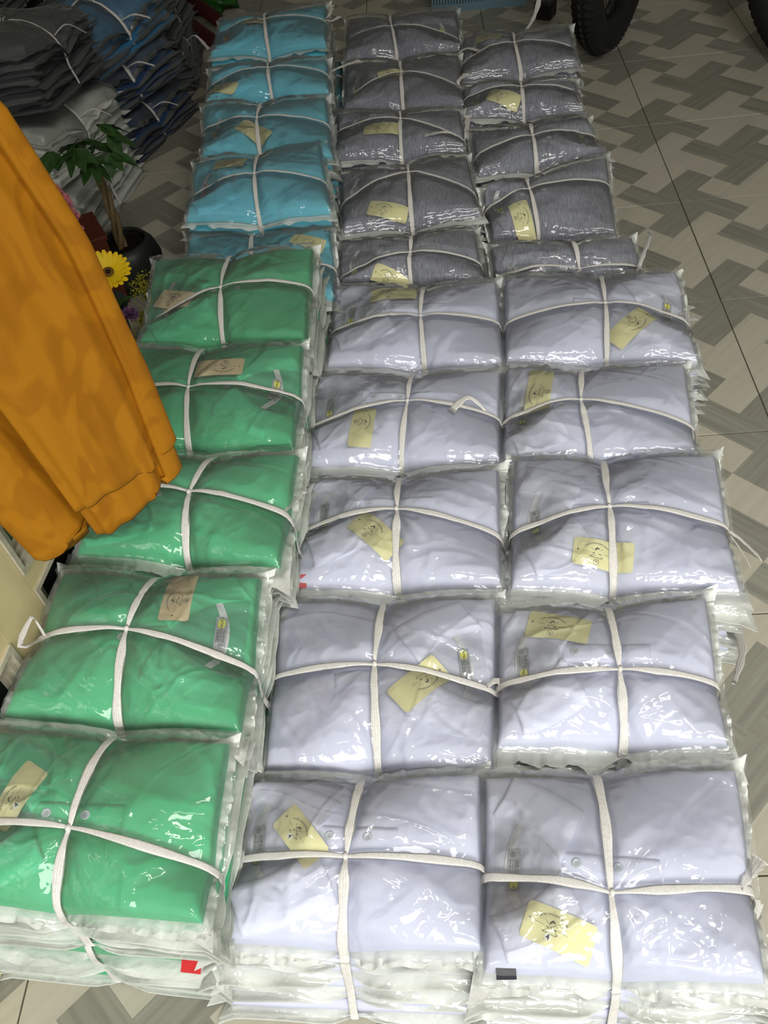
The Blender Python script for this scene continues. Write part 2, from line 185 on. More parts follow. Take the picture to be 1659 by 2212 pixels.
def grid_faces(nu, nv, off=0, wrap=False):
    F = []
    for i in range(nu - 1):
        for j in range(nv - 1):
            a = off + i * nv + j; F.append((a, a + nv, a + nv + 1, a + 1))
        if wrap:
            a = off + i * nv + nv - 1; F.append((a, a + nv, off + (i + 1) * nv, off + i * nv))
    return F
class MB:
    def __init__(s): s.V = []; s.F = []; s.M = []
    def add(s, V, F, mi=0):
        o = len(s.V); s.V += [tuple(map(float, v)) for v in V]; s.F += [tuple(i + o for i in f) for f in F]; s.M += [mi] * len(F); return s
    def box(s, x0, x1, y0, y1, z0, z1, mi=0, M=None, bev=0.0):
        bm = bmesh.new(); bmesh.ops.create_cube(bm, size=1)
        for v in bm.verts: v.co = Vector(((x0 + x1) / 2 + v.co.x * (x1 - x0), (y0 + y1) / 2 + v.co.y * (y1 - y0), (z0 + z1) / 2 + v.co.z * (z1 - z0)))
        if bev: bmesh.ops.bevel(bm, geom=bm.edges[:], offset=bev, segments=2, affect='EDGES', profile=0.5)
        V = [(M @ v.co if M else v.co) for v in bm.verts]; F = [[v.index for v in f.verts] for f in bm.faces]; bm.free(); return s.add(V, F, mi)
    def tube(s, P, R, n=10, mi=0, cap=True, flat=1.0):
        P = [Vector(p) for p in P]; m = len(P); R = R if isinstance(R, (list, tuple)) else [R] * m
        V = []; prev = None
        for i, p in enumerate(P):
            t = (P[min(i + 1, m - 1)] - P[max(i - 1, 0)]).normalized()
            ref = Vector((0, 0, 1)) if abs(t.z) < 0.9 else Vector((1, 0, 0))
            a = t.cross(ref).normalized() if prev is None else (prev - t * prev.dot(t)).normalized()
            prev = a; b = t.cross(a)
            for k in range(n):
                an = 2 * PI * k / n; V.append(p + a * (R[i] * math.cos(an)) + b * (R[i] * math.sin(an) * flat))
        F = []
        for i in range(m - 1):
            for k in range(n): F.append((i * n + k, i * n + (k + 1) % n, (i + 1) * n + (k + 1) % n, (i + 1) * n + k))
        if cap: F.append(tuple(range(n))[::-1]); F.append(tuple((m - 1) * n + k for k in range(n)))
        return s.add(V, F, mi)
    def lathe(s, prof, n=40, mi=0, M=None):
        V = []
        for r, z in prof:
            for k in range(n):
                a = 2 * PI * k / n; v = Vector((r * math.cos(a), r * math.sin(a), z)); V.append(M @ v if M else v)
        F = []
        for i in range(len(prof) - 1):
            for k in range(n): F.append((i * n + k, i * n + (k + 1) % n, (i + 1) * n + (k + 1) % n, (i + 1) * n + k))
        return s.add(V, F, mi)
    def build(s, name, mats, parent=None, smooth=True): return link_mesh(name, s.V, s.F, mats, parent, smooth, s.M)
def copy_tree(o, parent=None):
    c = o.copy(); COL.objects.link(c)
    if parent: c.parent = parent
    for ch in list(o.children): copy_tree(ch, c)
    return c

# ------------------------------------------------------------------ numeric noise
_rg = np.random.RandomState(11); _G = _rg.rand(256, 256) * 2 - 1
def vnoise(x, y, seed=0):
    x = np.asarray(x, float) + seed * 17.31; y = np.asarray(y, float) + seed * 7.77
    xi = np.floor(x).astype(int); yi = np.floor(y).astype(int); fx = x - xi; fy = y - yi
    fx = fx * fx * fx * (fx * (fx * 6 - 15) + 10); fy = fy * fy * fy * (fy * (fy * 6 - 15) + 10)
    g = lambda a, b: _G[a % 256, b % 256]
    return (g(xi, yi) * (1 - fx) * (1 - fy) + g(xi + 1, yi) * fx * (1 - fy) + g(xi, yi + 1) * (1 - fx) * fy + g(xi + 1, yi + 1) * fx * fy)
def ridged(x, y, seed=0): return 1 - np.abs(vnoise(x, y, seed)) * 2

# ------------------------------------------------------------------ text
_tc = {}
def text_mesh(body, size=1.0, bold=0.0):
    key = (body, bold)
    if key not in _tc:
        cu = bpy.data.curves.new('t', 'FONT'); cu.body = body; cu.size = 1.0; cu.align_x = 'CENTER'; cu.align_y = 'CENTER'; cu.resolution_u = 2; cu.offset = bold
        o = bpy.data.objects.new('t', cu); COL.objects.link(o)
        me = bpy.data.meshes.new_from_object(o.evaluated_get(bpy.context.evaluated_depsgraph_get()))
        V = np.array([v.co[:] for v in me.vertices]).reshape(-1, 3)[:, :2]; F = [tuple(p.vertices) for p in me.polygons]
        bpy.data.objects.remove(o); bpy.data.meshes.remove(me); bpy.data.curves.remove(cu)
        if len(V):
            V[:, 0] -= (V[:, 0].min() + V[:, 0].max()) / 2; V[:, 1] -= (V[:, 1].min() + V[:, 1].max()) / 2
        _tc[key] = (V, F)
    V, F = _tc[key]; return V * size, F
def arc_text(body, width, radius, cx, cy):
    V, F = text_mesh(body, 1.0, .012); V = V * (width / max(1e-6, (V[:, 0].max() - V[:, 0].min())))
    a = V[:, 0] / radius; r = radius + V[:, 1]
    return np.stack([cx + r * np.sin(a), cy + r * np.cos(a)], 1), F
def disc2(cx, cy, r, n=20): return [(cx + r * math.cos(2 * PI * k / n), cy + r * math.sin(2 * PI * k / n)) for k in range(n)], [tuple(range(n))]
def ring2(cx, cy, r, w_, n=24):
    V = [(cx + r * math.cos(2 * PI * k / n), cy + r * math.sin(2 * PI * k / n)) for k in range(n)] + [(cx + (r - w_) * math.cos(2 * PI * k / n), cy + (r - w_) * math.sin(2 * PI * k / n)) for k in range(n)]
    return V, [(k, (k + 1) % n, n + (k + 1) % n, n + k) for k in range(n)]
def line2(x0, y0, x1, y1, w_):
    d = math.hypot(x1 - x0, y1 - y0); nx, ny = -(y1 - y0) / d * w_ / 2, (x1 - x0) / d * w_ / 2
    return [(x0 - nx, y0 - ny), (x1 - nx, y1 - ny), (x1 + nx, y1 + ny), (x0 + nx, y0 + ny)], [(0, 1, 2, 3)]

def tag_art(number, sticker):
    """flat print for the hang tag in a frame 0.080 x 0.040, hole at the left; returns ink pieces (V,F,material,level)"""
    P = []
    ex = -0.0085
    V, F = arc_text('CATRIO EXCLUSIVE DESIGN', 0.036, 0.024, ex, -0.011); P.append((V, F, 1, 0))
    P.append((*line2(ex - 0.008, 0.006, ex + 0.008, -0.006, 0.0004), 1, 0)); P.append((*line2(ex + 0.008, 0.006, ex - 0.008, -0.006, 0.0004), 1, 0))
    P.append((*line2(ex - 0.019, 0.001, ex - 0.009, 0.0, 0.0003), 1, 0)); P.append((*line2(ex + 0.009, -0.001, ex + 0.019, -0.002, 0.0003), 1, 0))
    P.append((*line2(ex - 0.0055, -0.0008, ex - 0.0025, -0.001, 0.0009), 1, 0)); P.append((*line2(ex + 0.0025, -0.0015, ex + 0.0065, -0.0018, 0.0009), 1, 0))
    cap = [(ex - 0.003, 0.0035), (ex - 0.0015, 0.0062), (ex + 0.0005, 0.0076), (ex + 0.0015, 0.0066), (ex + 0.0035, 0.0058), (ex + 0.0028, 0.0042), (ex + 0.0012, 0.005), (ex - 0.0008, 0.0044), (ex - 0.0014, 0.0026), (ex - 0.002, 0.0024)]
    P.append((cap, [tuple(range(len(cap)))[::-1]], 1, 0))
    P.append((*line2(ex - 0.007, -0.0062, ex + 0.007, -0.0072, 0.0005), 1, 0))
    for sx in (-1, 1):
        P.append(([(ex + sx * 0.0095, -0.0048), (ex + sx * 0.007, -0.0058), (ex + sx * 0.0072, -0.0072)], [(0, 1, 2)], 1, 0))
    if sticker:
        P.append((*disc2(ex - 0.001, -0.0102, 0.0042), 2, 1)); V, F = text_mesh(number, 0.0085, 0.02); P.append((V + np.array([ex - 0.001, -0.0102]), F, 1, 2))
    elif number:
        P.append((*ring2(ex, -0.0125, 0.0036, 0.0005), 1, 0)); V, F = text_mesh(number, 0.0052, 0.01); P.append((V + np.array([ex, -0.0125]), F, 1, 0))
    P.append((*disc2(-0.0335, 0.0015, 0.0012, 12), 1, 1))
    return P
def label_art(size):
    """frame: long axis x (0.042), logo at the left end, size mark at the right"""
    P = []
    V, F = disc2(0, 0, 1, 24); V = [(-0.0135 + v[0] * 0.0068, v[1] * 0.0048) for v in V]; P.append((V, F, 2, 1))
    V, F = text_mesh('CATRIO', 0.0050, 0.02); P.append((V + np.array([-0.0135, 0]), F, 1, 2))
    lines = ['H\u00c0NG VI\u1ec6T NAM', 'CH\u1ea4T L\u01af\u1ee2NG CAO', 'TH\u1edcI TRANG', 'SX t\u1ea1i Vi\u1ec7t Nam']
    for i, t in enumerate(lines):
        V, F = text_mesh(t, 1.0, .018); V = V * (0.0165 / (V[:, 0].max() - V[:, 0].min())); V[:, 1] = V[:, 1] * 1.15
        P.append((V + np.array([0.0035, 0.0044 - i * 0.0029]), F, 1, 1))
    P.append((*ring2(0.0168, 0.0015, 0.0031, 0.0005), 1, 1)); V, F = text_mesh(size, 0.0038, 0.02); P.append((V + np.array([0.0168, 0.0015]), F, 1, 1))
    return P

# ------------------------------------------------------------------ shirt bundles
def bil(q, u, v):
    TL, TR, BR, BL = [np.array(c, float) for c in q]; u = np.asarray(u, float)[..., None]; v = np.asarray(v, float)[..., None]
    return (BL * (1 - u) + BR * u) * (1 - v) + (TL * (1 - u) + TR * u) * v
def inv_bil(q, P):
    P = np.asarray(P, float); u = np.full(P.shape[:-1], .5); v = u.copy(); TL, TR, BR, BL = [np.array(c, float) for c in q]
    for _ in range(8):
        R = bil(q, u, v) - P
        du = (BR - BL) * (1 - v[..., None]) + (TR - TL) * v[..., None]; dv = (TL - BL) * (1 - u[..., None]) + (TR - BR) * u[..., None]
        det = du[..., 0] * dv[..., 1] - du[..., 1] * dv[..., 0]
        u = u - (R[..., 0] * dv[..., 1] - R[..., 1] * dv[..., 0]) / det; v = v - (du[..., 0] * R[..., 1] - du[..., 1] * R[..., 0]) / det
    return u, v

class Bundle:
    """a tied stack of bagged folded shirts; quad corners TL TR BR BL in metres, zb bottom, z rear top, zf front top"""
    def __init__(s, q, zb, z, zf, colour, seed, name='shirt_bundle', bulge=0.017, npack=9, res=1.0, cross=None, vstr=None, hstr=None, spread=0.012, frontspread=0.03, film=FILM, sheet=SHEET, rough=1.0, fold=1.0, jit=.005):
        s.q = [np.array(c, float) for c in q]; s.c = sum(s.q) / 4; s.zb, s.z, s.zf = zb, z, zf; s.col = colour; s.seed = seed; s.n = npack
        s.bulge = bulge; s.res = res; s.film = film; s.sheet = sheet; s.rg = random.Random(seed); s.rough = rough; s.fold = fold; s.jit = jit
        s.W = np.linalg.norm(s.q[1] - s.q[0] + s.q[2] - s.q[3]) / 2; s.D = np.linalg.norm(s.q[0] - s.q[3] + s.q[1] - s.q[2]) / 2
        cc = s.c if cross is None else np.array(cross); s.uc, s.vc = [float(t) for t in inv_bil(s.q, cc)]
        s.vs = [float(np.clip(inv_bil(s.q, np.array(p))[0], .15, .85)) for p in vstr] if vstr else [s.uc, s.uc]
        s.hs = [float(np.clip(inv_bil(s.q, np.array(p))[1], .1, .92)) for p in hstr] if hstr else [s.vc, s.vc]
        s.spread, s.fs = spread, frontspread
        s.root = empty(name, (s.c[0], s.c[1], zb)); s.flat = []; s.neck = None; s.frontflap = False
    def quadk(s, t, jit=(0, 0)):           # t = 0 top .. 1 bottom
        out = []; ev = (s.q[0] + s.q[1] - s.q[2] - s.q[3]); ev /= np.linalg.norm(ev); eu = (s.q[1] + s.q[2] - s.q[0] - s.q[3]); eu /= np.linalg.norm(eu)
        for i, c in enumerate(s.q):
            su = -1 if i in (0, 3) else 1; sv = 1 if i in (0, 1) else -1
            out.append(c + eu * (su * s.spread * t + jit[0]) + ev * (sv * (s.spread if sv > 0 else s.fs) * t * (1 if sv < 0 else .5) + jit[1]))
        return out
    def ustr(s, v):                        # u of the string that runs along v
        v = np.asarray(v, float); return np.where(v > s.vc, s.uc + (s.vs[0] - s.uc) * (v - s.vc) / max(1 - s.vc, .05), s.uc + (s.vs[1] - s.uc) * (s.vc - v) / max(s.vc, .05))
    def vstr_(s, u):
        u = np.asarray(u, float); return np.where(u < s.uc, s.vc + (s.hs[0] - s.vc) * (s.uc - u) / max(s.uc, .05), s.vc + (s.hs[1] - s.vc) * (u - s.uc) / max(1 - s.uc, .05))
    def H(s, u, v, fine=True):
        u = np.clip(u, 0, 1); v = np.clip(v, 0, 1)
        pu = 1 - np.abs(2 * u - 1) ** 2.6; pv = 1 - np.abs(2 * v - 1) ** 2.6
        h = s.zf * (1 - v) + s.z * v + s.bulge * pu * pv
        du = (u - s.ustr(v)) * s.W; dv = (v - s.vstr_(u)) * s.D
        ev = np.abs(2 * v - 1) ** 3; eu = np.abs(2 * u - 1) ** 3
        h = h - (0.0045 * np.exp(-(du / .014) ** 2) + 0.013 * ev * np.exp(-(du / .045) ** 2)) * s.rough
        h = h - (0.0040 * np.exp(-(dv / .012) ** 2) + 0.010 * eu * np.exp(-(dv / .035) ** 2)) * s.rough
        if fine:
            x = u * s.W; y = v * s.D; sd = s.seed
            wx = x + 0.02 * vnoise(x * 14, y * 14, sd + 1); wy = y + 0.02 * vnoise(x * 14, y * 14, sd + 2)
            a = 0.5 + 0.9 * vnoise(x * 3, y * 3, sd + 3); r1 = wx * math.cos(0.7) + wy * math.sin(0.7); r2 = -wx * math.sin(0.7) + wy * math.cos(0.7)
            f = 0.0007 * vnoise(wx * 18, wy * 18, sd + 4) + 0.0014 * vnoise(r1 * 7, r2 * 24, sd + 14) + 0.0026 * np.maximum(ridged(r1 * 5, r2 * 26, sd + 5) - .45, 0) * np.clip(a, 0, 1) - 0.0018 * np.maximum(ridged(r2 * 6, r1 * 22, sd + 6) - .5, 0)
            R = np.sqrt(du ** 2 + dv ** 2) + 1e-4; th = np.arctan2(dv, du)
            f = f + 0.0022 * vnoise(th * 3.2, R * 12, sd + 7) * np.exp(-(R / .075) ** 2) * np.minimum(R / .012, 1)
            mk = 1.0
            if s.flat or s.neck:
                XY = bil(s.q, u, v)
                for c, e, hw, hh in s.flat:
                    a = np.abs((XY[..., 0] - c[0]) * e[0] + (XY[..., 1] - c[1]) * e[1]); b = np.abs(-(XY[..., 0] - c[0]) * e[1] + (XY[..., 1] - c[1]) * e[0])
                    t = np.clip(np.maximum(a - hw, b - hh) / .012, 0, 1); mk = mk * (.12 + .88 * t * t * (3 - 2 * t))
                if s.neck:
                    c, e, ra, rb = s.neck; a = ((XY[..., 0] - c[0]) * e[0] + (XY[..., 1] - c[1]) * e[1]) / ra; b = (-(XY[..., 0] - c[0]) * e[1] + (XY[..., 1] - c[1]) * e[0]) / rb
                    h = h - .0085 * np.clip(1.8 * (1 - np.sqrt(a * a + b * b)), 0, 1)
            h = h + f * s.fold * mk
        return h
    def topz(s, xy, fine=True):
        u, v = inv_bil(s.q, xy); return s.H(u, v, fine)
    def loc(s, xy, z): return np.concatenate([np.asarray(xy) - s.c, (np.asarray(z) - s.zb)[..., None]], -1)
    def round_drop(s, u, v, r=.008):
        e = np.minimum(np.minimum(u, 1 - u) * s.W, np.minimum(v, 1 - v) * s.D); t = np.clip(1 - e / r, 0, 1); return r * (1 - np.sqrt(np.maximum(1 - t * t, 0)))
    def pack(s, k):
        """pack k: 0 is the top one"""
        top = k == 0; t = k / s.n; jx = 0 if top else s.rg.uniform(-s.jit, s.jit); jy = 0 if top else s.rg.uniform(-s.jit, s.jit * .8)
        q = s.quadk(t, (jx, jy)); res = s.res if top else .24 * min(1, s.res + .4)
        nu, nv = int(118 * res) + 2, int(90 * res) + 2
        # denser rows at the border
        f = lambda n: np.concatenate([[0, .006, .018], np.linspace(.04, .96, n - 6), [.982, .994, 1]])
        U, Vv = np.meshgrid(f(max(nu, 9)), f(max(nv, 9)), indexing='ij'); nu, nv = U.shape
        Ht = s.H(U, Vv, top); th = (Ht - s.zb) / s.n
        z = s.zb + (Ht - s.zb) * (1 - t) - s.round_drop(U, Vv, .007)
        if not top: z = z - 0.15 * th
        wob = (vnoise(U * 6, Vv * 6, s.seed + k * 3) * .002)[..., None]
        XY = bil(q, U, Vv); cen = sum(q) / 4; XY = XY + (XY - cen) * wob * 3
        V = [s.loc(XY, z).reshape(-1, 3)]; F = grid_faces(nu, nv)
        per = [(i, 0) for i in range(nu)] + [(nu - 1, j) for j in range(1, nv)] + [(i, nv - 1) for i in range(nu - 2, -1, -1)] + [(0, j) for j in range(nv - 2, 0, -1)]
        pi = np.array([i * nv + j for i, j in per]); PX = XY.reshape(-1, 2)[pi]; PZ = z.reshape(-1)[pi]; PT = th.reshape(-1)[pi]
        outw = PX - cen; outw /= np.linalg.norm(outw, axis=1)[:, None]
        rings = []; off = nu * nv
        thick = np.maximum(PT * .85 - .006, .002)
        for a, b in ((.35, .0015), (.7, .0012), (1.0, -.003)):
            V.append(s.loc(PX + outw * b, PZ - thick * a)); rings.append(off); off += len(per)
        n = len(per); prev = pi.tolist()
        for r in rings:
            cur = [r + i for i in range(n)]
            for i in range(n): F.append((prev[i], cur[i], cur[(i + 1) % n], prev[(i + 1) % n]))
            prev = cur
        V.append(s.loc(cen[None], np.array([float((PZ - thick).mean())]))); c0 = off
        for i in range(n): F.append((prev[i], c0, prev[(i + 1) % n]))
        o = link_mesh('shirt_pack', np.concatenate(V), F, FAB[s.col], s.root)
        # plastic bag: white back sheet margin + clear front film
        m_side, m_front, m_rear = .011, ((.029 if s.frontflap else .019) if top else (.030 if s.frontflap and k == 1 else (.018 if k < 3 else .012))), .012
        BV = []; BF = []; BM = []; bo = 0
        bx = PX; bz = PZ - thick
        ang = np.array([0 if j == 0 else (2 if j == nv - 1 else 1) for i, j in per])
        mw = np.where(ang == 0, m_front, np.where(ang == 2, m_rear, m_side)) * (.7 + .5 * vnoise(np.arange(n) * .13, np.zeros(n), s.seed + k))
        corner = np.array([1.0 if (i in (0, nu - 1) and j in (0, nv - 1)) else 0.0 for i, j in per])
        eu = (q[1] - q[0]); eu /= np.linalg.norm(eu); ev = (q[0] - q[3]); ev /= np.linalg.norm(ev)
        nx = np.array([(-1 if i == 0 else (1 if i == nu - 1 else 0)) for i, j in per]); ny = np.array([(-1 if j == 0 else (1 if j == nv - 1 else 0)) for i, j in per])
        o2 = nx[:, None] * eu * (m_side if True else 0) + ny[:, None] * ev * np.where(ny < 0, m_front, m_rear)[:, None]
        arcs = np.arange(n)
        ruff = vnoise(arcs * .35, np.full(n, k * 3.3), s.seed + 9)
        # pinch near the strings
        PU = U.reshape(-1)[pi]; PV = Vv.reshape(-1)[pi]
        pin = np.where(ny != 0, np.exp(-(((PU - s.ustr(PV)) * s.W) / .02) ** 2), np.exp(-(((PV - s.vstr_(PU)) * s.D) / .02) ** 2))
        scale = (1 + .35 * vnoise(arcs * .11, np.full(n, k * 1.7), s.seed + 5) + corner * .5) * (1 - .75 * pin)
        lay = []
        for a, dz, rf in ((-.25, 0.0, 0), (.35, -.0005, .4), (.7, -.001, .8), (1.0, -.0005, 1.0)):
            a01 = min(max((a + .25) / 1.25, 0), 1); fl_ = (s.frontflap and k < 2)
            rise = np.where(ny > 0, (thick + .001) * max(a, 0) if top else 0, np.where(ny < 0, (thick * .5 + (thick * .5 - (.004 if k == 0 else .009)) * a01) if fl_ else 0, 0))
            lay.append(s.loc(bx + o2 * (a * scale)[:, None], np.maximum(rise + bz + dz + ruff * .006 * rf + corner * .004 * a, .0015 + s.zb * 1.0)))
        BV += lay
        for r in range(3):
            for i in range(n): BF.append((r * n + i, (r + 1) * n + i, (r + 1) * n + (i + 1) % n, r * n + (i + 1) % n)); BM.append(0)
        bo = 4 * n
        if top:
            mu = .006 / s.W; fu = np.concatenate([[-.013 / s.W, -.008 / s.W, -.003 / s.W], np.linspace(0, 1, int(130 * s.res)), [1 + .003 / s.W, 1 + .008 / s.W, 1 + .013 / s.W]])
            fv = np.concatenate([[-.027 / s.D, -.022 / s.D, -.017 / s.D] if s.frontflap else [-.016 / s.D], [ -.009 / s.D, -.003 / s.D], np.linspace(0, 1, int(100 * s.res)), [1 + .003 / s.D, 1 + .008 / s.D, 1 + .013 / s.D]])
            A, B = np.meshgrid(fu, fv, indexing='ij'); s.fu, s.fv = A, B
            z2 = s.filmz(A, B); xy2 = bil(s.q, A, B)
            BV.append(s.loc(xy2, z2).reshape(-1, 3)); fg = grid_faces(*A.shape, off=bo); BF += fg; BM += [1] * len(fg)
        else:
            l2 = [s.loc(PX - outw * .004, PZ + .0025), s.loc(PX + outw * .0035, PZ - thick * .25), s.loc(PX + outw * .004, PZ - thick * .7), lay[3] + np.array([0, 0, .0012])]
            BV += l2
            for r in range(3):
                for i in range(n): BF.append((bo + r * n + i, bo + (r + 1) * n + i, bo + (r + 1) * n + (i + 1) % n, bo + r * n + (i + 1) % n)); BM.append(1)
        link_mesh('plastic_bag', np.concatenate(BV), BF, [s.sheet, s.film], o, True, BM)
        s.edge_z = None
        return o
    def filmz(s, A, B):
        h = s.H(A, B, True); x = A * s.W; y = B * s.D
        cr = 0.0026 * np.maximum(ridged(x * 16 + vnoise(x * 9, y * 9, s.seed + 21), y * 7, s.seed + 22) - .35, 0) + 0.0026 * np.maximum(ridged(x * 6 + y * 9, y * 15 - x * 8 + vnoise(x * 8, y * 8, s.seed + 23), s.seed + 24) - .4, 0)
        cr = cr + .0022 * np.maximum(ridged(x * 5 + y * 14 + .8 * vnoise(x * 6, y * 6, s.seed + 27), y * 3 - x * 2, s.seed + 26) - .80, 0) / .2 + .0016 * np.maximum(ridged(x * 13 - y * 7 + .8 * vnoise(x * 7, y * 7, s.seed + 29), y * 3 + x, s.seed + 28) - .82, 0) / .18
        du = (A - s.ustr(np.clip(B, 0, 1))) * s.W; dv = (B - s.vstr_(np.clip(A, 0, 1))) * s.D
        near = np.maximum(np.exp(-(du / .012) ** 2), np.exp(-(dv / .010) ** 2))
        R = np.sqrt(du ** 2 + dv ** 2) + 1e-4; th = np.arctan2(dv, du)
        rad = .003 * np.maximum(vnoise(th * 5, R * 5, s.seed + 30), 0) * np.exp(-(R / .10) ** 2)
        z = h + .0122 + (cr + rad) * (1 - near) - .0006 * near
        ex = np.maximum(np.maximum(-A, A - 1) * s.W, 0); ey = np.maximum(np.maximum(-B, B - 1) * s.D, 0); e = np.maximum(ex, ey)
        low = np.where(B > .5 + .5 * 0, np.where(B > 1, h + .001, h - .0145), np.where((B < 0) & s.frontflap, h - .006 + .004 * np.clip(ey / .027, 0, 1), h - .0145)) + .002 * vnoise(A * 20, B * 20, s.seed + 33)
        edge = np.clip(1 - np.minimum(np.minimum(A, 1 - A) * s.W, np.minimum(B, 1 - B) * s.D) / .012, 0, 1)
        z = z - .004 * edge ** 2
        t = np.clip(e / .008, 0, 1); t = t * t * (3 - 2 * t)
        return z * (1 - t) + low * t
    def film_at(s, u, v): return s.filmz(np.asarray(u, float), np.asarray(v, float))
    # --- conformed flat pieces
    def conform(s, name, pieces, O, ex, mats, parent, off, thick=0.0, lab=None):
        """pieces: (V2,F,material,level) in a local frame at O with unit x axis ex"""
        ex = np.array(ex, float) / np.linalg.norm(ex); ey = np.array([-ex[1], ex[0]]); V = []; F = []; M = []; n = 0
        for P, Fa, mi, lv in pieces:
            P = np.asarray(P, float); xy = np.array(O) + P[:, :1] * ex + P[:, 1:2] * ey
            u, v = inv_bil(s.q, xy); z = s.H(u, v, True) + off + lv * .0003
            V.append(s.loc(xy, z)); F += [tuple(i + n for i in f) for f in Fa]; M += [mi] * len(Fa); n += len(P)
        o = link_mesh(name, np.concatenate(V), F, mats, parent, False, M)
        if lab: o['label'] = lab
        return o
    def card(s, name, w_, h_, O, ex, mats, parent, off, art, rad=.004, lab=None):
        nx, ny = 33, 17; xs = np.linspace(-w_ / 2, w_ / 2, nx); ys = np.linspace(-h_ / 2, h_ / 2, ny); X, Y = np.meshgrid(xs, ys, indexing='ij')
        # round the corners: squeeze y near the ends
        d = np.clip((np.abs(X) - (w_ / 2 - rad)) / rad, 0, 1); Y = Y * ((h_ / 2 - rad + rad * np.sqrt(1 - d * d)) / (h_ / 2))
        g = np.stack([X.ravel(), Y.ravel()], 1); pc = [(g, grid_faces(nx, ny), 0, 0)]
        per = [i * ny for i in range(nx)] + [(nx - 1) * ny + j for j in range(1, ny)] + [i * ny + ny - 1 for i in range(nx - 2, -1, -1)] + [j for j in range(ny - 2, 0, -1)]
        side = np.concatenate([g[per], g[per]]); m = len(per)
        o = s.conform(name, pc + [(V, F, mi, lv + 1.4) for V, F, mi, lv in art], O, ex, mats, parent, off, lab=lab)
        me = o.modifiers.new('t', 'SOLIDIFY') if False else None
        return o
    def leaf(s, name, Vp, ex, corners, parent, flip=1):
        """collar leaf as a Coons patch: corners P0 (back neck) P1 (front neck) P2 (tip) P3 (outer back)"""
        ex = np.array(ex, float) / np.linalg.norm(ex); ey = np.array([-ex[1], ex[0]])
        P0, P1, P2, P3 = [np.array(c, float) * np.array([1, flip]) for c in corners]
        n, m = 26, 14; t = np.linspace(0, 1, n)[:, None]; r = np.linspace(0, 1, m)[:, None]
        def bez(a, b, bulge_):
            mid = (a + b) / 2; d = b - a; nn = np.array([-d[1], d[0]]) * flip; c = mid + nn * bulge_; return lambda q: (1 - q) ** 2 * a + 2 * q * (1 - q) * c + q * q * b
        c_in, c_out = bez(P0, P1, .22), bez(P3, P2, .10); s0, s1 = bez(P0, P3, -.12), bez(P1, P2, -.02)
        T, R = np.meshgrid(t[:, 0], r[:, 0], indexing='ij'); T = T[..., None]; R = R[..., None]
        S = (1 - R) * c_in(T) + R * c_out(T) + (1 - T) * s0(R) + T * s1(R) - ((1 - T) * (1 - R) * P0 + T * (1 - R) * P1 + T * R * P2 + (1 - T) * R * P3)
        xy = np.array(Vp) + S[..., :1] * ex + S[..., 1:] * ey
        u, v = inv_bil(s.q, xy); u2 = np.clip(u, .004, .996); v2 = np.clip(v, .01, .99); xy = bil(s.q, u2, v2)
        hump = np.minimum(1, 6 * (1 - R[..., 0])) * np.minimum(1, 5 * R[..., 0] + .35)
        z = s.H(u2, v2, True) + .0020 + .0056 * hump + .0008 * vnoise(T[..., 0] * 5, R[..., 0] * 3, s.seed + 40) - s.round_drop(u2, v2, .007)
        V = [s.loc(xy, z).reshape(-1, 3)]; F = grid_faces(n, m)
        per = [i * m for i in range(n)] + [(n - 1) * m + j for j in range(1, m)] + [i * m + m - 1 for i in range(n - 2, -1, -1)] + [j for j in range(m - 2, 0, -1)]
        base = V[0][per].copy(); base[:, 2] -= .0095; V.append(base); k = n * m; N = len(per)
        for i in range(N): F.append((per[i], k + i, k + (i + 1) % N, per[(i + 1) % N]))
        return link_mesh(name, np.concatenate(V), F, FABC[s.col], parent)
    def plan(s, pl, tagp, flipped):
        Vp, Ve = np.array(pl[0]), np.array(pl[1]); ex = (Ve - Vp) / np.linalg.norm(Ve - Vp); ey = np.array([-ex[1], ex[0]])
        u, v = inv_bil(s.q, Vp); a0 = float(((1 - u) if flipped else u) * s.W); ab = max(a0 - .006, .045)
        up = float((float(v) if flipped else (1 - float(v))) * s.D); dn = s.D - up; nk = min(.056, min(min(up, dn) - .004, .105) * .62)
        s.neck = (Vp + ex * (-ab), ex, ab - .004, nk + .012); s.flat = [(Vp + ex * .05, ex, .055, .012), (Vp + ex * (-ab * .62 - .004), ey, .022, .008)]
        if tagp is not None:
            a, b = np.array(tagp[0]), np.array(tagp[1]); s.flat.append(((a + b) / 2, (b - a) / np.linalg.norm(b - a), .043, .022))
    def details(s, pl, tagp, number, sticker, size, flipped, cards=(), kraft=False, notag=False):
        packs = [c for c in s.root.children if c.name.startswith('shirt_pack')]; top = packs[0]
        Vp, Ve = np.array(pl[0]), np.array(pl[1]); ex = (Ve - Vp) / np.linalg.norm(Ve - Vp); ey = np.array([-ex[1], ex[0]]); Lp = min(np.linalg.norm(Ve - Vp), .115)
        # distance from the neck point back to the collar end
        u, v = inv_bil(s.q, Vp); a0 = float(((1 - u) if flipped else u) * s.W); v0 = float(v); ab = max(a0 - .006, .045)
        up = float(((v0) if flipped else (1 - v0)) * s.D); dn = s.D - up
        yu = min(up - .004, .105); yd = min(dn - .004, .105); nk = min(.056, min(yu, yd) * .62)
        # inside of the neck: a slightly sunken oval, shade painted in as darker cloth, with tape and label
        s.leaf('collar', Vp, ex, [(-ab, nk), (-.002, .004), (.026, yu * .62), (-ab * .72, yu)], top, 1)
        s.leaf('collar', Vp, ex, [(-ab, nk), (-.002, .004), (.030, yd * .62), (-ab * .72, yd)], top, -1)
        # placket: raised strip with double seam at its end
        w_ = .024; nx, ny = 22, 6; xs = np.linspace(0, Lp, nx); ys = np.linspace(-w_ / 2, w_ / 2, ny); X, Y = np.meshgrid(xs, ys, indexing='ij')
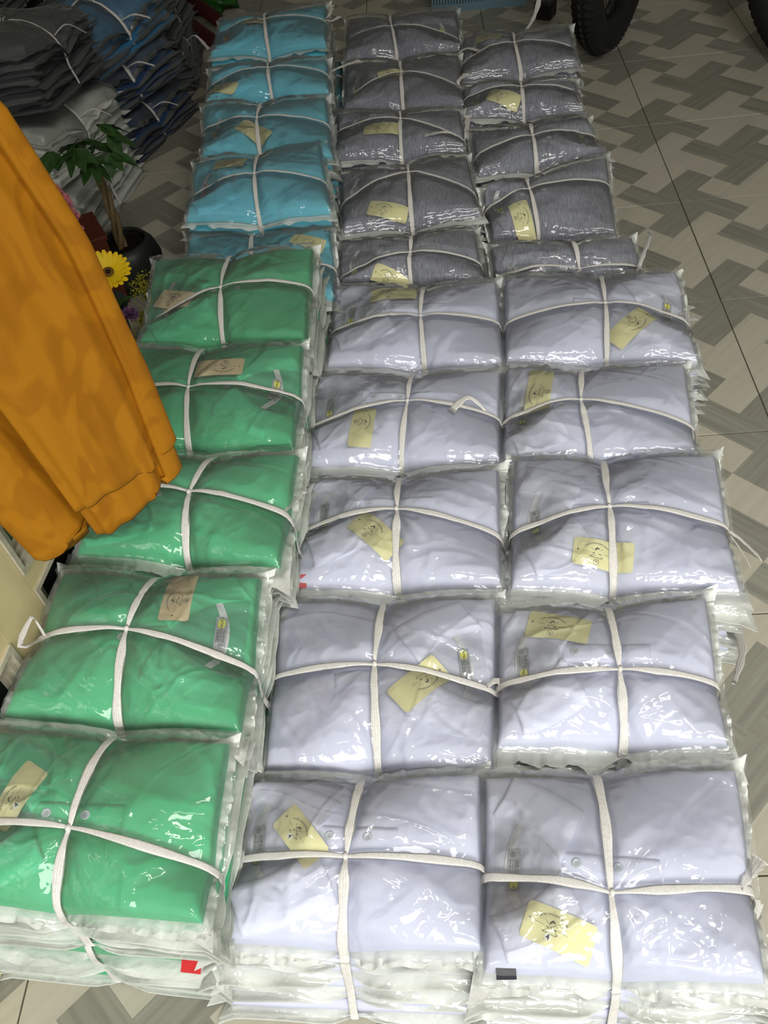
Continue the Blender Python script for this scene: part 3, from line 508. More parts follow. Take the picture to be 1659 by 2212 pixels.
        g = np.stack([X.ravel(), Y.ravel()], 1); xy = Vp + g[:, :1] * ex + (g[:, 1:] + .004) * ey; uu, vv = inv_bil(s.q, xy); uu = np.clip(uu, .02, .98); vv = np.clip(vv, .02, .98); xy = bil(s.q, uu, vv)
        z = s.H(uu, vv) * .8 + s.H(uu, vv, False) * .2 + .0018; seam = np.exp(-((g[:, 0] - (Lp - .014)) / .0012) ** 2) + np.exp(-((g[:, 0] - (Lp - .003)) / .0012) ** 2); z = z - .001 * seam
        V = s.loc(xy, z); per = [i * ny for i in range(nx)] + [(nx - 1) * ny + j for j in range(1, ny)] + [i * ny + ny - 1 for i in range(nx - 2, -1, -1)] + [j for j in range(ny - 2, 0, -1)]
        base = V[per].copy(); base[:, 2] -= .003; F = grid_faces(nx, ny); k = nx * ny; N = len(per)
        for i in range(N): F.append((per[i], k + i, k + (i + 1) % N, per[(i + 1) % N]))
        link_mesh('placket', np.concatenate([V, base]), F, FAB[s.col], top)
        for bx in (.016, .062):
            if bx > Lp - .02: continue
            c = Vp + ex * bx + ey * .004; uu, vv = inv_bil(s.q, c); z0 = float(s.H(uu, vv)) + .0022 - s.zb; r = .0056
            mb = MB(); M = Matrix.Translation((c[0] - s.c[0], c[1] - s.c[1], z0)); mb.lathe([(r, 0), (r, .0012), (r * .85, .0017), (r * .7, .0012), (r * .02, .0010)], 18, 0, M)
            for hx, hy in ((-1, -1), (1, -1), (-1, 1), (1, 1)):
                Vd, Fd = disc2(c[0] - s.c[0] + hx * .0011, c[1] - s.c[1] + hy * .0011, .0005, 6); mb.add([(a, b, z0 + .0016) for a, b in Vd], Fd, 1)
            mb.build('button', [BUTTON, INK], top)
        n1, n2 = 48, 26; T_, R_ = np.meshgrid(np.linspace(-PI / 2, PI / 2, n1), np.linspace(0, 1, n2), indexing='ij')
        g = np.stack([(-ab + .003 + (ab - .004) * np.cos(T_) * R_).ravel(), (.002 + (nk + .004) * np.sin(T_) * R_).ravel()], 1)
        s.conform('shaded_inner_neck', [(g, grid_faces(n1, n2), 0, 0)], Vp, ex, [FABI[s.col]], top, .0006)
        # neck tape and label
        tx = -ab * .62; ny2 = 44; ys = np.linspace(-nk * .95, nk * .95, ny2); g = []
        for y in ys:
            bend = -.010 * (1 - (y / nk) ** 2)
            g += [(tx + bend - .005 + .010 * (abs(y) / nk) ** 2, y), (tx + bend + .005 + .010 * (abs(y) / nk) ** 2, y)]
        s.conform('neck_tape', [(np.array(g), [(2 * i, 2 * i + 1, 2 * i + 3, 2 * i + 2) for i in range(ny2 - 1)], 0, 0)], Vp, ex, [TAPE], top, .0026)
        lo = Vp + ex * (tx - .004) + ey * (-.004)
        s.card('neck_label', .045, .0150, lo, ey, [LABELM, INK, LOGOY], top, .0044, label_art(size), rad=.0006, lab='small grey satin neck label with black print and yellow oval logo')
        if tagp is not None and not notag:
            a, b = np.array(tagp[0]), np.array(tagp[1]); c = (a + b) / 2; d = b - a; ln = np.linalg.norm(d); e = d / ln; sc = float(np.clip(ln / .08, .9, 1.2))
            art = [(np.asarray(V) * sc, F, m, l) for V, F, m, l in tag_art(number, sticker)]
            s.card('hang_tag', .080 * sc, .040 * min(sc, 1.05), c, e, [TAGK if kraft else TAG, INK, WHITEP], top, .0102, art, rad=.0035, lab=('kraft brown' if kraft else 'pale yellow') + ' card hang tag with arched printed slogan and crossed arrows')
        for (kind, u, v, w2, h2, kk) in cards:
            # small coloured card tucked in the corner of a pack
            pk = packs[kk]; t = kk / s.n; q = s.quadk(t); p = bil(q, u, v); h0 = float(s.H(np.array(u), np.array(v), False)); zz = s.zb + (h0 - s.zb) * (1 - t) - (.002 if kk == 0 else .003)
            mb = MB(); x, y = p[0] - s.c[0], p[1] - s.c[1]; z = zz - s.zb
            eu = (s.q[1] - s.q[0]) / np.linalg.norm(s.q[1] - s.q[0]); M = Matrix.Translation((x, y, z)) @ Matrix.Rotation(math.atan2(eu[1], eu[0]), 4, 'Z') @ Matrix.Rotation(.25, 4, 'X')
            mb.box(-w2 / 2, w2 / 2, -h2 / 2, h2 / 2, -.0006, .0006, 0, M); o = mb.build('corner_card', CARDS[kind], pk, False); o['label'] = kind + ' card in the corner of the bag'
    def ribbon(s, mb, P, W_, widthdir=None, th=.0009, strands=4):
        """flat raffia ribbon with a few rounded ridges along path P (local coords)"""
        P = [np.array(p, float) for p in P]; m = len(P); prof = []
        k = 4 * strands
        for i in range(k + 1):
            x = -1 + 2 * i / k; prof.append((x, (1 - abs(x) ** 3) * (.55 + .45 * abs(math.cos(x * strands * PI / 2)))))
        prof += [(.6, -.6), (-.6, -.6)]
        V = []; n = len(prof)
        for i in range(m):
            t = P[min(i + 1, m - 1)] - P[max(i - 1, 0)]; t /= (np.linalg.norm(t) + 1e-9)
            wd = np.array(widthdir, float) if widthdir is not None else np.cross(t, [0, 0, 1.0]); wd = wd - t * wd.dot(t); wd /= (np.linalg.norm(wd) + 1e-9); nm = np.cross(wd, t)
            if nm[2] < 0 and widthdir is None: nm = -nm
            for a, b in prof: V.append(P[i] + wd * (a * W_[i] / 2) + nm * (b * th))
        F = []
        for i in range(m - 1):
            for j in range(n): F.append((i * n + j, i * n + (j + 1) % n, (i + 1) * n + (j + 1) % n, (i + 1) * n + j))
        F.append(tuple(range(n))); F.append(tuple((m - 1) * n + j for j in range(n))[::-1])
        mb.add(V, F)
    def twine(s, tails=(), wid=.009):
        mb = MB(); N = int(56 * max(s.res, .5)); eu = (s.q[1] - s.q[0]); eu = np.array([*(eu / np.linalg.norm(eu)), 0]); ev = s.q[0] - s.q[3]; ev = np.array([*(ev / np.linalg.norm(ev)), 0])
        hz = s.zb
        def side(axis, end, par):
            out = []
            for t in np.linspace(.0, .92, 9):
                q = s.quadk(t); u, v = (par, end) if axis == 'v' else (end, par)
                p = bil(q, u, v); h = float(s.H(np.array(u), np.array(v), False)); z = s.zb + (h - s.zb) * (1 - t) - .010 * (t == 0); d = p - s.c; dirv = (ev if axis == 'v' else eu)[:2] * (1 if end > .5 else -1)
                p = p + dirv * (.005 + .002 * math.sin(t * 9)); out.append(np.array([p[0] - s.c[0], p[1] - s.c[1], z - hz + (.004 if t == 0 else 0)]))
            return out
        # along v
        vv = np.linspace(0.0, 1.0, N); uu = s.ustr(vv) + .006 * vnoise(vv * 3, vv * 0, s.seed + 50); z = s.film_at(uu, vv) + .0006; top = list(s.loc(bil(s.q, uu, vv), z))
        P = side('v', 0, float(uu[0]))[::-1] + top + side('v', 1, float(uu[-1])); dist = [min(1, abs((i - 9) / N - s.vc) * 6 + .1) for i in range(len(P))]
        s.ribbon(mb, P, [wid * (.30 + .70 * min(1, d)) * (1 + .15 * math.sin(i * .4 + s.seed)) for i, d in enumerate(dist)], eu)
        uu = np.linspace(0.0, 1.0, N); vv = s.vstr_(uu) + .006 * vnoise(uu * 3, uu * 0, s.seed + 51); z = s.film_at(uu, vv) + .0014; top = list(s.loc(bil(s.q, uu, vv), z))
        P = side('u', 0, float(vv[0]))[::-1] + top + side('u', 1, float(vv[-1])); dist = [min(1, abs((i - 9) / N - s.uc) * 6 + .1) for i in range(len(P))]
        s.ribbon(mb, P, [wid * .85 * (.32 + .68 * min(1, d)) * (1 + .15 * math.sin(i * .35 + s.seed * 2)) for i, d in enumerate(dist)], ev)
        # knot
        cu, cv = s.uc, s.vc; c = s.loc(bil(s.q, cu, cv), s.film_at(cu, cv) + .0016); mb.tube([c + ev * -.004, c + np.array([0, 0, .001]), c + ev * .004], [.0022, .0034, .0022], 8, 0, True, .6)
        for tl in tails:
            pts = np.array(tl) - np.array([s.c[0], s.c[1], s.zb]); m = 14; tt = np.linspace(0, len(pts) - 1, m); Q = []
            for q_ in tt:
                i = min(int(q_), len(pts) - 2); f = q_ - i; p0, p1, p2, p3 = pts[max(i - 1, 0)], pts[i], pts[i + 1], pts[min(i + 2, len(pts) - 1)]
                Q.append(.5 * ((2 * p1) + (-p0 + p2) * f + (2 * p0 - 5 * p1 + 4 * p2 - p3) * f * f + (-p0 + 3 * p1 - 3 * p2 + p3) * f ** 3))
            flare = 1.9 if len(pts) <= 4 else 1.0
            s.ribbon(mb, Q, [wid * (.5 + (flare - .5) * (i / (m - 1))) * (.9 + .2 * math.sin(i * 2.1)) for i in range(m)], None, .0012)
        return mb.build('twine', TWINE, s.root)

# ------------------------------------------------------------------ the setting
GROUT = simple('brown_grout', (0.05, 0.04, 0.025), 0.9, 0.1)
GROUTF = simple('floor_bed', (0.10, 0.085, 0.055), 0.9, 0.1, var=.3, scale=3)
def tile_mat():
    m, nt, b = newmat('plank_print_floor_tile')
    tc = nd(nt, 'ShaderNodeTexCoord'); sp = nd(nt, 'ShaderNodeSeparateXYZ'); L(nt, tc.outputs['Object'], sp.inputs[0])
    def mth(op, a, b_=None, c=None):
        n = nd(nt, 'ShaderNodeMath', operation=op)
        for i, x in enumerate((a, b_, c)):
            if x is None: continue
            if isinstance(x, (int, float)): n.inputs[i].default_value = x
            else: L(nt, x, n.inputs[i])
        return n.outputs[0]
    k = 10.0                                   # 4 / 0.4 m; tile origin is a tile corner
    X, Y = sp.outputs[0], sp.outputs[1]
    Pc = mth('MULTIPLY', mth('ADD', X, Y), k); Qc = mth('MULTIPLY', mth('SUBTRACT', Y, X), k)
    wrap = lambda v: mth('SUBTRACT', mth('FLOORED_MODULO', mth('ADD', v, 2.0), 4.0), 2.0)
    p, q = wrap(Pc), wrap(Qc)
    def box(p0, p1, q0, q1):
        return mth('MULTIPLY', mth('MULTIPLY', mth('GREATER_THAN', p, p0), mth('LESS_THAN', p, p1)), mth('MULTIPLY', mth('GREATER_THAN', q, q0), mth('LESS_THAN', q, q1)))
    A = mth('MAXIMUM', box(0, 2, 0, 1), box(-2, 0, -1, 0)); B = mth('MAXIMUM', box(0, 1, -2, 0), box(-1, 0, 0, 2))
    dark = mth('MAXIMUM', A, B)
    def streak(sx, sy):
        cb = nd(nt, 'ShaderNodeCombineXYZ'); L(nt, mth('MULTIPLY', Pc, sx), cb.inputs[0]); L(nt, mth('MULTIPLY', Qc, sy), cb.inputs[1])
        n = nd(nt, 'ShaderNodeTexNoise', Scale=1.0, Detail=3.0, Roughness=0.6); L(nt, cb.outputs[0], n.inputs['Vector']); return n.outputs[0]
    sA, sB = streak(.25, 6.0), streak(6.0, .25)
    st = mth('ADD', mth('MULTIPLY', sA, mth('SUBTRACT', 1.0, B)), mth('MULTIPLY', sB, B))
    crd = nd(nt, 'ShaderNodeValToRGB'); crd.color_ramp.elements[0].position = .3; crd.color_ramp.elements[1].position = .7
    crd.color_ramp.elements[0].color = (0.205, 0.20, 0.16, 1); crd.color_ramp.elements[1].color = (0.30, 0.295, 0.235, 1); L(nt, st, crd.inputs[0])
    crl = nd(nt, 'ShaderNodeValToRGB'); crl.color_ramp.elements[0].position = .3; crl.color_ramp.elements[1].position = .7
    crl.color_ramp.elements[0].color = (0.43, 0.40, 0.315, 1); crl.color_ramp.elements[1].color = (0.49, 0.46, 0.365, 1); L(nt, st, crl.inputs[0])
    mx = nd(nt, 'ShaderNodeMix', data_type='RGBA'); L(nt, dark, mx.inputs[0]); L(nt, crl.outputs[0], mx.inputs[6]); L(nt, crd.outputs[0], mx.inputs[7])
    L(nt, mx.outputs[2], b.inputs['Base Color']); b.inputs['Roughness'].default_value = 0.42; b.inputs['Specular IOR Level'].default_value = 0.35
    bp = nd(nt, 'ShaderNodeBump', Strength=.15, Distance=.001); L(nt, st, bp.inputs['Height']); L(nt, bp.outputs[0], b.inputs['Normal'])
    return m
TILE = tile_mat()
fl = MB().box(-2.4, 3.2, -2.8, 4.8, -.03, -.0025).build('floor', GROUTF, None, False); fl['kind'] = 'structure'
tm = MB().box(.0012, .3988, .0012, .3988, -.012, 0, 0, None, .0008); proto = None
for i in range(-6, 8):
    for j in range(-7, 12):
        if proto is None:
            t = tm.build('floor_tile', TILE, fl, False); proto = t
        else: t = proto.copy(); COL.objects.link(t)
        t.location = (i * .4, j * .4, -.0003 * ((i * 7 + j * 5) % 3))
PLASTER = simple('pale_plaster_wall', (0.62, 0.60, 0.54), .9, .2, bump=(3, .2, .004))
def struct(name, box_, m): o = MB().box(*box_).build(name, m, None, False); o['kind'] = 'structure'; return o
struct('wall_left', (-2.5, -2.4, -2.8, 4.8, -.03, 2.9), PLASTER)
struct('wall_right', (3.2, 3.3, -2.8, 4.8, -.03, 2.9), PLASTER)
struct('wall_back', (-2.5, 3.3, 4.8, 4.9, -.03, 2.9), PLASTER)
struct('unseen_front_lintel', (-2.5, 3.3, -2.12, -2.0, 1.57, 2.9), PLASTER)  # unseen lintel, added with a low edge to shade the back of the room
struct('ceiling', (-2.5, 3.3, -2.8, 4.9, 2.9, 3.0), simple('white_ceiling', (0.66, 0.65, 0.62), .9, .2))

# cream panelled door leaf at the left: local x = along the leaf, y = thickness, z up
CREAM = simple('cream_door_paint', (0.66, 0.55, 0.30), .45, .4, var=.12, scale=9)
MOULD = simple('worn_moulding_paint', (0.52, 0.47, 0.36), .5, .4, var=.45, scale=60)
PANE = simple('dark_door_glass', (0.012, 0.016, 0.014), .08, .6)
GAP = simple('door_edge_dirt', (0.03, 0.022, 0.012), .8, .2)
door = empty('door_1', (-.034, -1.31, 0), math.radians(82.5)); door['kind'] = 'structure'
rails = MB()
S0, S1 = -.42, .78
st = [(-.42, -.36), (-.03, .02 + 0), (.338, .423), (.70, .78)]
mid = .338
for a, b in [(-.42, -.34), (.338, .423), (.70, .78)]: rails.box(a, b, .0, .035, .01, 2.1, 0, None, .0015)
for z0, z1 in [(.01, .09), (.297, .332), (1.0, 1.08), (2.02, 2.1)]:
    rails.box(-.34, .338, 0, .035, z0, z1); rails.box(.423, .70, 0, .035, z0, z1)
rails.build('door_frame', CREAM, door, False)
for (a, b, z0, z1) in [(-.34, .338, .09, .297), (.423, .70, .09, .297), (-.34, .338, .332, 1.0), (.423, .70, .332, 1.0)]:
    mb = MB()
    for k, (ins, d0, d1) in enumerate([(0, -.004, .02), (.008, .004, .022), (.016, .010, .024), (.024, .015, .026)]):
        x0, x1, w0, w1 = a + ins, b - ins, z0 + ins, z1 - ins; t = .0078
        mb.box(x0, x0 + t, d0, d1, w0, w1); mb.box(x1 - t, x1, d0, d1, w0, w1); mb.box(x0 + t, x1 - t, d0, d1, w0, w0 + t); mb.box(x0 + t, x1 - t, d0, d1, w1 - t, w1)
    mb.build('panel_moulding', MOULD, door, False)
    MB().box(a + .03, b - .03, .016, .024, z0 + .03, z1 - .03).build('dark_panel', PANE, door, False)

# ------------------------------------------------------------------ bundles of shirts
import re
INFO = {  # number, sticker, size, flipped, cards
 'M1': ('4', True, 'XS', False, [('green', .06, .02, .045, .02, 2)]), 'M2': ('', False, 'S', True, []), 'M3': ('8', False, 'M', False, [('red', .035, .03, .022, .022, 0)]),
 'M4': ('10', False, 'M', False, []), 'M5': ('9', False, 'L', False, []), 'M6': ('6', False, 'L', False, []), 'M7': ('6', False, 'L', False, [('black', .05, .02, .03, .02, 1)]),
 'M8': ('6', False, 'M', False, []), 'M9': ('6', False, 'M', False, []), 'M10': ('', False, 'S', True, []),
 'R1': ('4', True, 'XS', False, [('black', .075, .03, .022, .03, 0)]), 'R2': ('6', False, 'S', False, []), 'R3': ('9', False, 'M', False, []), 'R4': ('10', False, 'M', False, []),
 'R5': ('12', False, 'L', True, []), 'R6': ('', False, 'L', False, []), 'R7': ('10', False, 'L', False, [('black', .0, .04, .03, .02, 1)]), 'R8': ('', False, 'M', True, []), 'R9': ('9', False, 'M', False, []), 'R10': ('9', False, 'S', False, []),
 'L1': ('4', True, 'XS', False, []), 'L2': ('6', False, 'S', True, []), 'L3': ('8', False, 'M', False, []), 'L4': ('10', False, 'M', True, []), 'L5': ('12', False, 'L', False, []),
 'L6': ('', False, 'L', True, []), 'L7': ('8', False, 'L', False, []), 'L8': ('6', False, 'M', False, []), 'L9': ('6', False, 'M', False, []), 'L10': ('9', False, 'S', False, [])}
LAB = {
 'M1': 'white polo shirt bundle at the front of the middle row, tag numbered 4',
 'M2': 'second white shirt bundle of the middle row, collar to the right, tag at right',
 'M3': 'third white shirt bundle of the middle row with slanting tag and red corner card',
 'M4': 'fourth white shirt bundle of the middle row, yellow tag standing upright at left',
 'M5': 'rearmost white shirt bundle of the middle row, yellow tag lying flat along its rear edge',
 'M6': 'heather grey shirt bundle just behind the middle row\'s white bundles, mostly hidden tag',
 'M7': 'heather grey bundle of the middle row with wide yellow tag and black card',
 'M8': 'heather grey bundle in the middle row, flat yellow tag, loose twine ribbon at right',
 'M9': 'heather grey bundle, last but one of the middle row, tag under the twine crossing',
 'M10': 'rearmost heather grey bundle of the middle row, no hang tag, neck label at right',
 'R1': 'white shirt bundle at the front of the right row, tag numbered 4, black card',
 'R2': 'second white shirt bundle of the right row, yellow tag behind the collar at its rear',
 'R3': 'third white shirt bundle of the right row, tag crossed by the twine',
 'R4': 'fourth white shirt bundle of the right row, upright yellow tag at rear left',
 'R5': 'rearmost white shirt bundle of the right row, collar and slanting tag at right',
 'R6': 'low heather grey bundle squeezed behind the right row\'s white bundles, twine end sticking up',
 'R7': 'heather grey bundle of the right row with upright yellow tag beside the twine',
 'R8': 'heather grey bundle of the right row with collar to the right and no hang tag',
 'R9': 'short heather grey bundle of the right row, slanting tag, thick white bags beneath',
 'R10': 'rearmost heather grey bundle of the right row, next to the motorbike tyre',
 'L1': 'mint green top bundle at the front of the left row, grey buttons by the twine',
 'L2': 'second mint green top bundle from the front, beside the cream door, collar at right',
 'L3': 'third mint green top bundle, partly under the orange cloth, two buttons at the twine',
 'L4': 'fourth mint green top bundle, kraft tag lying flat along its rear edge',
 'L5': 'rearmost mint green top bundle beside the yellow flower, tag under slanting twine',
 'L6': 'low aqua blue bundle directly behind the rearmost green bundle',
 'L7': 'aqua blue top bundle with many bag edges fanned out at its front, second from green',
 'L8': 'aqua blue top bundle with a slanting yellow tag crossed by the twine',
 'L9': 'aqua blue top bundle with yellow tag at its left front corner',
 'L10': 'rearmost aqua blue top bundle, beside the red stool leg'}
GRP = {'w': 'white shirt bundles', 'g': 'heather grey shirt bundles', 'm': 'mint green shirt bundles', 'b': 'aqua blue shirt bundles'}
LOWEDGE = {'L1': .285, 'L2': .325, 'L3': .352, 'L4': .355, 'L5': .375, 'L6': .385, 'L7': .372, 'L8': .368, 'L9': .362, 'L10': .348}
def row(n): return int(re.sub('[A-Z]', '', n))
for idx, (n, d) in enumerate(BUNDLES.items()):
    r = row(n); lower = n[0] == 'L'; res = {1: 1.0, 2: .95, 3: .85, 4: .75, 5: .7}.get(r, .5)
    zb = 0.0
    if lower: zb = .135 if d['col'] == 'm' else (.10 if n != 'L6' else .095)
    npk = 9 if not lower else (7 if d['col'] == 'm' else 7)
    m_ = n[0] + str(r - 1); gap = ((d['q'][2][1] + d['q'][3][1]) - (BUNDLES[m_]['q'][0][1] + BUNDLES[m_]['q'][1][1])) / 2 if r > 1 else 1
    B = Bundle(d['q'], zb + .001, d['z'], d['zf'], d['col'], 10 + idx * 3, npack=npk, res=res, cross=d['c'], vstr=d['v'], hstr=d['h'],
               spread=.006 if not lower else .0, frontspread=.045 if (r == 1 and not lower) else (.004 if r == 1 else (min(.06, gap - .02) if gap > .045 else (.014 if not lower else .004))), bulge=.018 if n not in ('L6', 'R6') else .012, fold=1.25 if d['col'] in 'gb' else 1.0)
    B.frontflap = not (gap > .045 or n in ('L7', 'R7')); B.plan(d['pl'], d['tag'], INFO[n][3])
    tag(B.root, LAB[n], 'shirt bundle', GRP[d['col']])
    for k in range(npk): B.pack(k)
    num, stk, size, fl_, cards = INFO[n]
    B.details(d['pl'], d['tag'], num, stk, size, fl_, cards, kraft=(d['col'] == 'm' and n != 'L1'))
    B.twine(TAILS.get(n, ()), wid=.0115 if r <= 3 else .0095)
    if lower:
        q = [np.array(c) for c in d['q']]; right = (q[1][0] + q[2][0]) / 2; sh = LOWEDGE[n] - right
        q2 = [c + np.array([sh, 0]) for c in q]; q2[0] = q2[0] + np.array([.02, 0]); q2[3] = q2[3] + np.array([.02, .0]); 
        if n == 'L1': q2[2] = q2[2] + np.array([0, -.008]); q2[3] = q2[3] + np.array([0, -.008])
        LB = Bundle(q2, .001, zb - .008, zb - .008, d['col'], 200 + idx, npack=6, res=.35, spread=.004, frontspread=.006, bulge=.004, rough=.5)
        ordn = {1: 'nearest', 2: 'second', 3: 'third', 4: 'fourth', 5: 'rearmost'}
        c = 'mint green' if d['col'] == 'm' else 'aqua blue'
        k = r if r <= 5 else r - 5
        tag(LB.root, '%s bundle underneath, %s of the lower layer, only its right edge showing' % (c, ordn[k]), 'shirt bundle', GRP[d['col']] + ' of the lower layer')
        for kk in range(6): LB.pack(kk)
        if n == 'L1':
            pk = [c_ for c_ in LB.root.children if c_.name.startswith('shirt_pack')][0]
            p = bil(LB.q, .93, -.02); mb = MB(); M = Matrix.Translation((p[0] - LB.c[0], p[1] - LB.c[1], .128)) @ Matrix.Rotation(-.12, 4, 'Z') @ Matrix.Rotation(.5, 4, 'X')
            mb.box(-.012, .012, -.012, .012, -.0006, .0006, 0, M); o = mb.build('corner_card', CARDS['red'], pk, False); o['label'] = 'red card in the corner of the bag'
        LB.twine((), wid=.010)

# ------------------------------------------------------------------ orange hanging cloth
def orange_mat():
    m, nt, b = newmat('orange_jacquard')
    v = mapped(nt, (14, 14, 8)); n = nd(nt, 'ShaderNodeTexNoise', Scale=1.0, Detail=1.5, Distortion=2.5); L(nt, v, n.inputs['Vector'])
    cr = nd(nt, 'ShaderNodeValToRGB'); e = cr.color_ramp.elements; e[0].position = .42; e[1].position = .50; e[0].color = (0.33, 0.125, 0.003, 1); e[1].color = (0.39, 0.155, 0.004, 1)
    L(nt, n.outputs[0], cr.inputs[0]); L(nt, cr.outputs[0], b.inputs['Base Color'])
    b.inputs['Roughness'].default_value = .75; b.inputs['Specular IOR Level'].default_value = .2
    v2 = mapped(nt, (60, 60, 60)); n2 = nd(nt, 'ShaderNodeTexNoise', Scale=1.0, Detail=4.0); L(nt, v2, n2.inputs['Vector'])
    bp = nd(nt, 'ShaderNodeBump', Strength=.3, Distance=.002); L(nt, n2.outputs[0], bp.inputs['Height']); L(nt, bp.outputs[0], b.inputs['Normal'])
    return m
ORANGE = orange_mat()
def catmull(P, n):
    P = np.array(P, float); m = len(P); out = []
    for t in np.linspace(0, m, n, endpoint=False):
        i = int(t); f = t - i; p0, p1, p2, p3 = P[(i - 1) % m], P[i % m], P[(i + 1) % m], P[(i + 2) % m]
        out.append(.5 * ((2 * p1) + (-p0 + p2) * f + (2 * p0 - 5 * p1 + 4 * p2 - p3) * f * f + (-p0 + 3 * p1 - 3 * p2 + p3) * f ** 3))
    return np.array(out)
prof = catmull([(.264, -.838), (.259, -.856), (.250, -.852), (.243, -.872), (.230, -.880), (.222, -.900), (.206, -.914), (.190, -.932), (.176, -.936), (.171, -.915), (.167, -.878), (.161, -.878), (.156, -.920), (.153, -.938), (.140, -.951), (.118, -.958), (.100, -.948), (.094, -.92), (.12, -.88), (.18, -.845), (.235, -.822)], 150)
croot = empty('hanging_cloth', (.18, -.89, .46)); tag(croot, 'orange patterned cloth hanging in folds at the left, over the green bundles', 'cloth')
def cloth(name, zh, grow, seed, hemf):
    cx, cy = prof.mean(0); zs = np.concatenate([[0, .002, .006], np.linspace(.015, 1, 70)]); V = []; n = len(prof)
    for t in zs:
        for k, (x, y) in enumerate(prof):
            hz = zh + hemf(x); z = hz + (1.34 - hz) * t
            wv = (x - .1) / .16
            dr = np.interp(z, [.45, .62, .78, .91, 1.1, 1.3], [0, .002, -.006, -.03, -.12, -.19]); dl = np.interp(z, [.45, .62, .78, .91, 1.1, 1.3], [0, -.03, -.06, -.09, -.13, -.16])
            X = x + wv * dr + (1 - wv) * dl; Y = y
            g = grow + .006 * float(vnoise(k * .09, z * 2.2, seed)) + .003 * float(vnoise(k * .22, z * 3.5, seed + 1)) - (.004 if t < .003 else 0)
            dx, dy = x - cx, y - cy; d = math.hypot(dx, dy) + 1e-6; V.append((X + dx / d * g - .18, Y + dy / d * g + .89, z - .46))
    F = [(i * n + k, i * n + (k + 1) % n, (i + 1) * n + (k + 1) % n, (i + 1) * n + k) for i in range(len(zs) - 1) for k in range(n)]
    # hem turned inside so the edge has thickness
    o = len(V); 
    for k in range(n): v = V[k]; V.append((v[0] * .97, v[1] * .97, v[2] + .012))
    F += [(k, o + k, o + (k + 1) % n, (k + 1) % n) for k in range(n)]
    return link_mesh(name, V, F, ORANGE, croot)
cloth('outer_layer', .492, .0035, 3, lambda x: .012 * math.cos((x - .2) * 40) + (.02 if x > .245 else 0) - (.034 if x < .160 else 0))
ul = cloth('scalloped_under_layer', .450, -.0025, 3, lambda x: .004 * math.sin((x - .095) * 40) + .006 * (x > .24) - .004 * (x < .155))
ul['label'] = 'lower scalloped hem with leaf pattern'

# ------------------------------------------------------------------ pile of dark bagged bundles, back left
def proto_bundle(col, seed, film, sheet, hgt=.13, n=7):
    q = [(-.17, .125), (.17, .115), (.165, -.125), (-.165, -.115)]
    b = Bundle(q, 0, hgt, hgt - .015, col, seed, 'garment_bundle', bulge=.022, npack=n, res=.42, spread=.008, frontspread=.012, film=film, sheet=sheet, rough=1.8, fold=2.4, jit=.014)
    for k in range(n): b.pack(k)
    r_ = random.Random(seed)
    sx = r_.choice((-1, 1)); b.twine(([(sx * .17, 0, hgt * .8), (sx * .2, -.01, hgt * .9), (sx * .235, -.03, hgt * .6)], [(0, -.12, hgt * .8), (.02, -.15, hgt * .9), (.05, -.175, hgt * .7)], [(0, 0, hgt + .02), (.03, .015, hgt + .05), (.065, .03, hgt + .045)]), wid=.009)
    return b.root
HAZEW = film_mat('milky_bag_film', 0.12, (0.5, 0.52, 0.5), 0.3)
PR = {'k': proto_bundle('k', 401, HAZE, SHEETK), 'k2': proto_bundle('k', 407, HAZEW, SHEETK, .15, 8), 'n': proto_bundle('n', 413, HAZE, SHEETK, .11), 'c': proto_bundle('c', 419, HAZE, SHEETK, .10, 4), 's': proto_bundle('s', 423, HAZEW, SHEET, .13, 5)}
used = set()
PILE = [  # proto, x, y, z, rz, rx, ry, label
 ('s', -.40, .66, .0, 80, 0, 0, 'silvery white bagged bundle on the floor beneath the dark front stack'),
 ('s', -.41, .67, .15, 74, 2, 4, 'second silvery white bagged bundle, on top of the one on the floor'),
 ('k2', -.40, .66, .31, 85, -4, 6, 'dark grey bagged bundle on the silvery white ones'),
 ('n', -.33, 1.06, .0, 70, 0, 0, 'navy blue bagged bundle at the bottom of the second stack'),
 ('n', -.34, 1.05, .135, 58, 0, -4, 'navy blue bagged bundle, second from the floor behind the plant'),
 ('k2', -.70, .78, .0, 5, 0, 0, 'dark grey bundle on the floor at the left end of the pile'),
 ('k2', -.70, .80, .18, -6, 0, 0, 'dark grey bundle on the left stack, one up from the floor'),
 ('k', -.70, .80, .36, 8, -3, 5, 'topmost dark bundle of the left stack, beside the orange cloth'),
 ('k2', -.72, 1.2, .0, 12, 0, 0, 'dark bundle at the floor of the rear left stack'),
 ('k2', -.72, 1.2, .18, 0, 0, 0, 'dark bundle in the middle of the rear left stack'),
 ('k', -.70, 1.18, .36, -12, 3, 3, 'topmost dark bundle of the rear left stack with tied white twine'),
 ('k', -.34, 1.44, .0, 5, 0, 0, 'dark bundle on the floor at the back of the pile beside the stool'),
 ('k2', -.35, 1.44, .15, -4, 0, 0, 'dark bundle on the back stack beside the red stool'),
 ('k', -.36, 1.42, .33, 6, 4, 0, 'topmost dark bundle of the back stack near the red stool'),
 ('c', -.33, 1.07, .27, 62, 5, -6, 'azure blue bagged bundle lying on top of the pile'),
]
for i, (p, x, y, z, rz, rx, ry, lab) in enumerate(PILE):
    o = PR[p] if p not in used else copy_tree(PR[p]); used.add(p)
    o.location = (x, y, z + .001); o.rotation_euler = (math.radians(rx), math.radians(ry), math.radians(rz)); tag(o, lab, 'garment bundle', 'bagged garment bundles piled at the back left')

